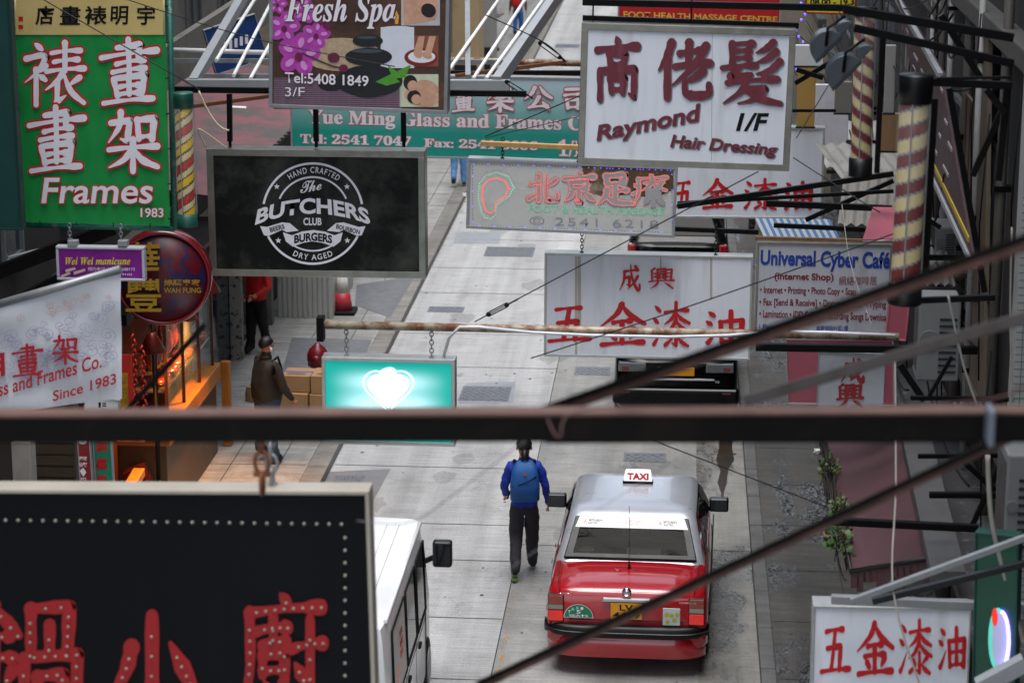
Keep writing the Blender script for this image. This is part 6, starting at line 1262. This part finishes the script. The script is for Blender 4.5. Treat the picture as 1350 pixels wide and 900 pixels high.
# grey ledge & dark brackets between awning and wall
a1,a2=G(1208,580,2.95),G(1250,760,2.95); bar('concrete_ledge','grey ledge along the inner side of the maroon awning','ledge',a1,a2,.28,M('ledge_grey','#4c4c4d',.7,0,.15,3,dirt='#33312e',damt=.6),.1)
o=thing('flat_roof','dirty flat roof with puddles under the black brackets at the right','roof',(2.65,22,2.6)); B().box(-.28,.28,-4,5,-.1,.0).out('roof_sheet',M('dirty_roof','#3d3d3e',.5,0,.3,3,dirt='#8e8c86',damt=.6,dscale=7,dlo=.58,dhi=.63,bump=.4),o)
def strut(lab,a,b_,Y,t,m=blk,Y2=None,name='steel_strut',cat='strut'): return bar(name,lab,cat,A(*a,Y),A(*b_,Y2 or Y),t*Y/F,m)
S=[('upper black arm carrying the grey floodlights',(1112,12),(1336,50),17,11),('lower black arm running from the floodlights to the right wall',(1126,37),(1336,84),17,10),('thin vertical black post behind the farther barber pole',(1164,44),(1156,228),17.2,7),
('black bracket arm at the cap of the near barber pole',(1225,108),(1334,113),16.1,10),('thin upper rail at the cap of the near barber pole',(1235,104),(1332,102),16.05,4),('short diagonal brace under the near barber pole bracket',(1300,118),(1326,150),16.1,9),('black upright along the right wall beside the near barber pole',(1328,112),(1316,238),16.15,9),
('long slanting black strut behind the near barber pole',(1240,20),(1292,102),18.5,9),('steep black strut running down the right facade',(1251,116),(1298,385),18.6,8),('diagonal strut crossing down from the right wall upright',(1323,142),(1282,232),18.6,8),('black upright close behind the near barber pole',(1232,130),(1219,372),16.3,9),
('black bar at the foot of the near barber pole',(1178,397),(1312,392),16.3,8),('slanting black bar left of the near barber pole',(893,272),(1178,229),23.5,7),('nearly level black bar left of the near barber pole',(893,268),(1178,252),23.6,5),('black level bar above the internet cafe sign',(1010,268),(1176,275),24,8),('lower black level bar above the internet cafe sign',(1020,297),(1176,304),24.2,6),('thin diagonal bar above the internet cafe sign',(1062,290),(1178,238),24.3,6),
('black bar beside the hair dressing sign',(1044,146),(1102,146),25,4),('upper crossed brace behind the floodlights',(1050,92),(1085,103),25.1,6),('lower crossed brace behind the floodlights',(1048,110),(1112,72),25.2,6),
('long dark arm holding the white vertical sign',(996,457),(1310,462),22.4,10),('diagonal iron brace below the air conditioner',(1255,470),(1225,522),18,5),('level iron rail below the air conditioner',(1200,524),(1330,526),18,6),('dark brace left of the air conditioner',(1186,480),(1218,528),18.5,9),
('upper iron tie across the dirty roof',(1210,601),(1322,600),20,6),('middle iron tie across the dirty roof',(1225,652),(1320,652),19.5,8),('first crossed iron brace on the dirty roof',(1270,608),(1316,650),19.7,7),('second crossed iron brace on the dirty roof',(1318,612),(1278,700),19.4,7),
('level iron arm over the maroon awning',(1085,686),(1290,696),18.2,10),('cafe bracket bar below the striped canopy',(1180,262),(1240,300),19,6)]
for l,a,b_,Y,t in S: strut(l,a,b_,Y,t)
# floodlights
def flood(lab,x,y,sc,Y):
    p=A(x,y,Y); o=thing('floodlight',lab,'floodlight',p,group='grey floodlights on the black arms'); gm_=M('flood_grey','#3f454c',.4,.2,.12,6); m=sc*Y/F
    a=Vector((.69,0,.72)); d=Vector((-.72,0,.69)); yv=Vector((0,1,0))
    def half(c,r,dp,name,m_):
        pts=[a*(c+r*math.cos(R(t)))+d*r*math.sin(R(t)) for t in range(0,181,12)]; return B().slab([q-yv*dp/2 for q in pts],yv*dp).out(name,m_,o,bev=.006,sharp=35)
    half(-9*m,25*m,.2,'housing',gm_); half(25*m,13*m,.15,'gear_box',gm_)
    B().slab([a*(-35*m)-yv*.1,a*(-35*m)+yv*.1,a*16*m+yv*.1,a*16*m-yv*.1],-d*2.5*m).out('lens_frame',M('flood_frame','#2a2e33',.4),o,bev=.003)
    B().slab([a*(-32*m)-yv*.09-d*2.6*m,a*(-32*m)+yv*.09-d*2.6*m,a*13*m+yv*.09-d*2.6*m,a*13*m-yv*.09-d*2.6*m],-d*.8*m).out('lens',M('flood_lens','#2a3036',.1),o)
    b=B(); b.tube([a*-9*m-yv*.11+d*6*m,a*10*m-yv*.13+d*22*m,a*36*m+d*14*m],2.2*m,6); b.out('yoke',blk,o); return o
flood('left grey floodlight hanging under the black arms',1098,56,.95,17); flood('right grey floodlight hanging lower under the black arms',1122,90,1.05,16.7)
# slanting maroon side sign, boards, blue striped canopy, pink board
s=Sg('hanging_sign','narrow maroon sign board seen almost edge on against the right facade','sign',(1186,10),(1232,75),(1215,190),20.5,yaw=0)
a=[AX(x,y,2.45) for x,y in ((1183,0),(1240,100),(1284,350),(1226,225))]
bpy.data.objects.remove(s.r)
ctr=sum(a,Vector())/4; o=thing('hanging_sign','narrow maroon sign board seen almost edge on against the right facade','sign',ctr)
B().slab([p-ctr for p in a],(.06,0,0)).out('board',M('maroon_board','#34181d',.5,0,.15,4,dirt='#2a1a1c',damt=.5),o); b=B(); b.bar(a[3]-ctr,a[2]-ctr,.05).bar(a[0]-ctr,a[1]-ctr,.05); b.out('edge',lgrey,o)
b=B(); b.bar((a[3].lerp(a[0],.12)-ctr)+Vector((-.006,0,0)),(a[2].lerp(a[1],.12)-ctr)+Vector((-.006,0,0)),.012,.05); b.out('yellow_stripe',M('stripe_yellow','#a8921e',.5),o)
b=B(); random.seed(9)
for i in range(26):
    u,v_=random.uniform(.2,.9),random.uniform(.1,.95); c=a[3].lerp(a[2],v_).lerp(a[0].lerp(a[1],v_),u)-ctr; d=(a[2]-a[3]).normalized(); b.bar(c+Vector((-.004,0,0)),c+d*random.uniform(.15,.5)+Vector((-.004,0,0)),.01,.03)
b.out('pale_streak',M('board_streak','#9a8f92',.5),o)  # short pale strokes scattered at random along the board
for (x0,y0,x1,y1,Y,col,lab,nm) in ((1048,60,1086,88,30,'#c4c6c4','small white board under the floodlights','notice_board'),(1050,88,1076,168,30.5,'#a8843f','tan wooden board with small notices right of the hair dressing sign','notice_board'),(1062,112,1120,200,32,'#c9c6cc','pale lilac board behind the tan wooden board','notice_board'),(1100,108,1124,150,29,'#6d6a62','grey air vent box under the floodlights','vent_box'),(1165,60,1182,150,27,'#8b8984','mottled concrete stub behind the near barber pole','concrete_stub'),(1160,150,1190,200,28,'#8a6a48','tan board edge left of the near barber pole','notice_board')):
    p,q=A(x0,y1,Y),A(x1,y0,Y); o=thing(nm,lab,'board' if 'board' in nm else nm.split('_')[0],p); B().box(0,q.x-p.x,0,.08,0,q.z-p.z).out('board',M('b_'+col[1:],col,.65,0,.08,4,dirt='#6b6355',damt=.5),o,bev=.01)
    B().box(-.012,q.x-p.x+.012,-.01,.0,-.012,.012).out('edge_strip',dgrey,o)
o=thing('striped_canopy','blue and white striped canopy above the internet cafe sign','canopy',A(1058,303,27)); b=B(); n=22; wd=.85
for i in range(n):
    x0,x1=-wd/2+wd*i/n,-wd/2+wd*(i+1)/n; b.poly([(x0,-.35,-.06),(x1,-.35,-.06),(x1-.1,.35,.06),(x0-.1,.35,.06)],i%2)
b.out('canvas',[M('canopy_white','#8d9196',.7,0,.05),M('canopy_blue','#345a82',.7,0,.08)],o); B().tube([(-.45,-.35,-.07),(.45,-.35,-.07)],.015,6).out('rod',zinc,o)
# roof clutter behind: corrugated sheets
for i,(x,y,Y,w_,d_,rz_,col) in enumerate(((1150,220,30,1.0,1.8,.2,'#8d8b86'),(1150,262,27,.7,1.6,-.1,'#77736d'),(1130,190,34,1.2,2.2,.1,'#a5a29b'),(1215,330,24,.5,1.8,0,'#5b5956'))):
    p=A(x,y,Y); o=thing('roof_sheet',['pale corrugated sheet behind the farther barber pole','dull corrugated sheet above the internet cafe sign','long pale roof sheet below the tan boards','dark corrugated sheet behind the near barber pole'][i],'roof sheet',p,rz=rz_); b=B(); m_=24; r0=[];r1=[]
    for k in range(m_+1): x_=-w_/2+w_*k/m_; z=.02*math.sin(k*1.57); r0.append(b.bm.verts.new((x_,-d_/2,z-.15))); r1.append(b.bm.verts.new((x_,d_/2,z+.15)))
    for k in range(m_): f=b.bm.faces.new((r0[k],r0[k+1],r1[k+1],r1[k])); f.smooth=True
    b.out('sheet',M('sheet_'+col[1:],col,.6,.2,.15,4,dirt='#3c3833',damt=.7),o); B().bar((-w_/2,-d_/2,-.2),(w_/2,-d_/2,-.2),.05).out('batten',dgrey,o)
pk=M('pink_board','#9a4a58',.5,0,.06,3,dirt='#a05560',damt=.4)
s=Sg('hanging_sign','tall pink board behind the white vertical sign','sign',(1036,446),(1178,448),(1042,532),23.3,yaw=-.2); s.lightbox(.012,.1,lgrey,pk)
s=Sg('hanging_sign','narrow pink board beside the air conditioner','sign',(1176,352),(1204,354),(1176,448),20.5); s.lightbox(.012,.08,M('pink_trim','#a85a66',.5),pk)
o=thing('pink_canopy','small pink canopy corner above the internet cafe sign','canopy',A(1165,312,23)); B().slab([(-.2,0,-.05),(.2,0,-.03),(.2,.8,.12),(-.05,.8,.12)],(0,0,.02)).out('cloth',pk,o); B().tube([(-.2,0,-.05),(.2,0,-.03)],.01,6).out('rod',zinc,o)
def aircon(lab,x0,y0,x1,y1,Y,dp=.5):
    p,q=A(x0,y1,Y),A(x1,y0,Y); w_,h=q.x-p.x,q.z-p.z; o=thing('air_conditioner',lab,'air conditioner',p,group='air conditioners on the right facade'); m=M('aircon_grey','#6a6c6b',.5,0,.06,4,dirt='#55534e',damt=.5,streak=.4)
    B().box(0,w_,0,dp,0,h).out('casing',m,o,bev=.015); b=B()
    for k in range(9): b.box(w_*.5,w_*.92,-.008,.0,h*.1+k*h*.08,h*.1+k*h*.08+h*.03)
    b.out('grille',dgrey,o); B().lathe([(.001,-.012),(min(w_,h)*.25,-.012),(min(w_,h)*.26,0)],(w_*.28,0,h*.5),20,axis='y').out('fan_guard',M('fan_grey','#5c5e5d',.6),o,sharp=30); B().box(-.003,.0,.05,dp-.05,h*.1,h*.9).out('side_louvre',dgrey,o); return o
aircon('large grey air conditioner at the right below the near barber pole',1208,395,1268,502,18.6,.35)
aircon('small grey air conditioner high on the facade beside the dirty corrugated sheet',1232,300,1262,340,24)
aircon('grey cabinet shaped air conditioner at the right edge above the silver rails',1322,600,1362,735,15.5)
# lit green sign at the lower right with violet neon edge
s=Sg('hanging_sign','green lit sign with violet neon edge at the lower right','sign',(1286,700),(1344,706),(1284,905),14.5,yaw=-.35); s.lightbox(.012,.1,M('green_trim','#0c3f36',.4),M('green_lit','#0f4a36',.4,0,.3,2))
s.polys([ell(1316,842,13,42)],M('neon_teal','#6fd8c8',.4,emit=.15,ecol='#60ffe0'),'lit_panel',-.005); s.polys([ell(1318,842,10,36)],M('white_lit','#b9bcc8',.4,emit=.1,ecol='#c8d0ff'),'lit_panel',-.008); s.polys([ell(1312,812,4,12)],M('lit_red','#d03020',.4,emit=.3,ecol='#ff3018'),'lit_mark',-.011)
nb=B(); nb.tube([s.L(1320+11*math.cos(t*.2-1.5),842+38*math.sin(t*.2-1.5),-.02) for t in range(16)],.012,6); nb.out('neon_tube',M('violet_neon','#b0a0ff',.4,emit=3,ecol='#8a70ff'),s.r)
for l,a,d,Y,t,m,n_ in (('upper silver rail over the lower right paint sign',(1122,792),(1352,708),14,9,zinc,'rail'),('dull flat bar below the silver rail at the lower right',(1150,792),(1352,742),14.3,9,dgrey,'rail'),('silver channel along the top of the lower right paint sign',(1096,789),(1352,800),14.8,12,zinc,'rail'),('grey slab edge in the bottom right corner',(1290,905),(1352,872),13,22,lgrey,'rail')): strut(l,a,d,Y,t,m,name='steel_rail',cat=n_)
for i,(x,y,Y,col,lab) in enumerate(((1222,742,20,'#6a4418','small orange bundle hanging beneath the inner end of the maroon awning'),)):
    p=A(x,y,Y); o=thing('goods_bundle',lab,'goods',p); b=B(); random.seed(40+i); b.loft([[(r*math.cos(6.283*j/14)*random.uniform(.8,1.2)*.14,r*math.sin(6.283*j/14)*random.uniform(.8,1.2)*.14*.6,z*.55) for j in range(14)] for r,z in ((.4,-.14),(.62,-.04),(.6,.08),(.2,.16))],smooth=True); b.out('bundle',M('bd'+col[1:],col,.5,0,.2),o)
# foreground beams, pipes
bar('steel_beam','dark rusty box beam crossing the whole view in the foreground','beam',A(-400,565,7),A(1760,559,7),.066,rustdark,.082,bev=.006); p_,q_=A(-400,565,7),A(1760,559,7); c_=(p_+q_)/2; bm_o=[k for k in C.objects if k.get('label','').startswith('dark rusty box beam')][0]; B().bar(p_-c_+Vector((0,0,.047)),q_-c_+Vector((0,0,.047)),.074,.012).out('top_flange',M('lit_rust_flange','#573d33',.65,0,.3,5,dirt='#2c1b15',damt=.6,dscale=4),bm_o,bev=.003)  # rust flange in a paler tone: the beam's lit top edge is in its colour
o=thing('steel_beam','lower dark flange of the foreground box beam on its right half','beam',A(1040,575,7.05)); c=Vector(o.location); B().bar(A(720,574,7.06)-c,A(1420,572,7.06)-c,.07,.03).out('bar',rustdark,o)
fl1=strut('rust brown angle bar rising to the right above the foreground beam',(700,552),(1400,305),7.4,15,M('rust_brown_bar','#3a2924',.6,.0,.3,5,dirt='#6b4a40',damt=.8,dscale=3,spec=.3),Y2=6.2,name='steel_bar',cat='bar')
strut('grey pipe rising to the right just above the foreground beam',(985,528),(1400,404),8.5,15,M('pipe_dull','#5f5b58',.5,.4,.2,5,dirt='#3a2c28',damt=.5),Y2=7.5,name='steel_bar',cat='bar')
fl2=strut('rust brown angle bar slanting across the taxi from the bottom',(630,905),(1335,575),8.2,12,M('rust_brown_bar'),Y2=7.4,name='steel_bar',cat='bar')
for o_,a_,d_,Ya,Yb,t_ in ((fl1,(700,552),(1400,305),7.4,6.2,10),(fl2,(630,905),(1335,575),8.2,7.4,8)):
    p_,q_=A(*a_,Ya),A(*d_,Yb); u_=Vector((0,0,t_*.8*Ya/F)); c_=Vector(o_.location); B().bar(p_-c_+u_-Vector((0,.01,0)),q_-c_+u_-Vector((0,.01,0)),t_*Ya/F).out('flange',rustdark,o_,bev=.003)  # dark strip over the rust bar, whose lit tone is put into its colour
strut('thin dark bar at the left leading down to the foreground beam',(160,548),(270,428),12,7,blk,name='steel_bar',cat='bar')
o=thing('clamp','pale grey cable tie wrapped round the foreground beam at the right','clamp',A(1305,560,6.9)); B().box(-.009,.009,-.05,.05,-.055,.055).out('band',M('tie_grey','#5c6470',.5),o,bev=.006)
o=thing('shackle','rusty shackle linking the foreground beam to the dark foreground sign','shackle',A(345,600,9.5)); b=B(); b.torus((0,0,-.03),.03,.009,'x').torus((0,0,.06),.028,.008,'y').torus((.0,0,-.12),.03,.01,'y'); b.box(-.035,.035,-.015,.015,-.09,-.07); b.out('link',M('rust_iron'),o)
# cables
cw=M('cable_black','#141415',.6); cg=M('cable_grey','#77757a',.6)
def cable(lab,pts,r,m=cw,sag=.0):
    P=[A(*q) for q in pts]; c=sum(P,Vector())/len(P); o=thing('cable',lab,'cable',c); Q=[]
    if len(P)==2: Q=bow(P[0]-c,P[1]-c,sag,20)
    else:
        ext=[P[0]]+P+[P[-1]]
        for i in range(1,len(P)):
            p0,p1,p2,p3=ext[i-1],ext[i],ext[i+1],ext[i+2]
            for j in range(8):
                t=j/8; Q.append(.5*((2*p1)+(p2-p0)*t+(2*p0-5*p1+4*p2-p3)*t*t+(3*p1-p0-3*p2+p3)*t**3)-c)
        Q.append(P[-1]-c)
    B().tube(Q,r,6).out('wire',m,o); return o
cable('black wire rising from the rusty pipe across the LED massage sign',[(626,424,20),(1000,226,19)],.0055,sag=.0)
cable('thin black wire sloping over the rust streaked paint sign',[(700,472,19),(1200,300,16.5)],.005,sag=.02)
cable('black wire slanting down across the green frames banner',[(40,-10,20.5),(240,105,20.5),(262,118,21)],.006)
cable('black wire across the beige scroll panel and steel rack',[(150,-6,21),(330,50,21.5),(520,88,22)],.005)
cable('slack wire from the steel rack to the rusty pipe above',[(640,20,25),(715,55,25.5),(745,80,26)],.006)
cable('taut wire with turnbuckle from the wooden pole to the hair dressing sign',[(640,180,25.5),(770,124,23)],.006)
cable('second thin wire from the wooden pole to the hair dressing sign',[(640,182,25.5),(770,152,23)],.004)
cable('wire beside the hair dressing sign running up to the far boards',[(1050,182,21),(1100,100,24)],.005)
cable('thin wire over the far paint sign down to the right',[(1046,208,21),(1130,262,20),(1160,280,20)],.005)
cable('thin wire crossing the road toward the right pavement',[(860,580,17),(1090,668,17.5)],.005)
cable('soft grey cable sagging down in front of the white van',[(470,686,8.5),(540,688,8.3),(600,650,8),(700,575,7.6),(740,552,7.4)],.0018,cg)
cable('faint grey wire in the foreground crossing in front of the walker',[(640,770,8),(760,690,8),(900,600,8)],.0012,cg)
cable('red brown cable looping over the foreground beam',[(722,552,6.85),(738,576,6.75),(770,540,6.8),(1000,538,6.8),(1200,534,6.8),(1330,520,6.7),(1380,470,6.6)],.003,M('cable_redbrown','#4a2e2b',.6))
cable('long pale wire hanging down the right side over the paint sign',[(1180,470,15),(1181,640,14.5),(1178,780,14),(1215,910,13.8)],.006,M('cable_pale','#8f8c84',.6))
cable('pale cable hanging in front of the tiled pier',[(1334,300,15),(1332,420,15),(1335,530,15)],.006,M('cable_pale'))
cable('beige pipe like cable along the right edge above the lit green sign',[(1302,600,14.5),(1308,690,14.5),(1330,780,14.5),(1350,850,14.5)],.016,M('cable_pale'))
cable('thin wire hanging from the internet cafe beam to the grey conduit',[(1110,270,22),(1122,350,21.5),(1150,430,21)],.004,M('cable_pale'))
cable('wire running down the right facade past the air conditioner',[(1250,390,16),(1270,480,16),(1288,534,16)],.008,M('cable_pale'))
cable('thick pale conduit from the steel rack down to the burger sign bracket',[(300,196,23.6),(262,170,23.5),(272,194,23.6)],.008,M('beige_cable'))
def turn(lab,a,d):
    p,q=A(*a),A(*d); c=(p+q)/2; o=thing('turnbuckle',lab,'turnbuckle',c); u=(q-p).normalized(); n_=u.orthogonal().normalized()*.02; b=B(); b.tube([p-c+n_,q-c+n_],.006,5).tube([p-c-n_,q-c-n_],.006,5); b.ball(p-c,.022,n=8).ball(q-c,.022,n=8); b.tube([q-c,q-c+u*.12],.008,5); b.out('screw',blk,o)
turn('turnbuckle on the black wire above the rusty pipe',(644,414.3,19.96),(668,401.8,19.9)); turn('turnbuckle at the right end of the steel rack wire',(668,108,24.2),(690,122,24.2)); turn('turnbuckle on the slack wire above the rusty pipe',(712,57,25.5),(738,76,25.8))
# tangle of light strings behind the floodlights
o=thing('light_string','tangle of cables with small violet lights behind the floodlights','lights',A(1065,40,31)); b=B(); lb=B(); random.seed(31)
for i in range(14):
    p=Vector((random.uniform(-.3,.4),random.uniform(-.2,.2),random.uniform(-.4,.3))); q=p+Vector((random.uniform(-.3,.4),0,random.uniform(-.5,-.1))); b.tube(bow(p,q,.08,6),.008,4)
for i in range(14): lb.ball((-.1+.06*math.sin(i),-.1,.35-i*.07),.018,n=6)
b.out('cable',M('cable_green','#2f4a44',.6),o); lb.out('bulb',lp,o)

# small things on the ground: litter on the road and pavements
random.seed(61)
for i,(x,y,lab) in enumerate(((728,212,'crumpled white scrap lying in the far road near the kerb'),(612,258,'pale scrap of paper on the left pavement below the teal frames sign'),(568,207,'white paper cup lying on the left pavement by the jeans wearer'),(1078,597,'pale scrap on the right pavement beside the maroon awning'),(1050,520,'white scrap on the right pavement below the pink board'))):
    p=G(x,y,.13 if i else 0); o=thing('litter_scrap',lab,'litter',(p.x,p.y,p.z),random.random()*3); b=B(); b.loft([[(.06*math.cos(6.283*j/8)*random.uniform(.6,1.3),.05*math.sin(6.283*j/8)*random.uniform(.6,1.3),z) for j in range(8)] for z in (.002,.03,.05)],smooth=False); b.out('scrap',lit,o)
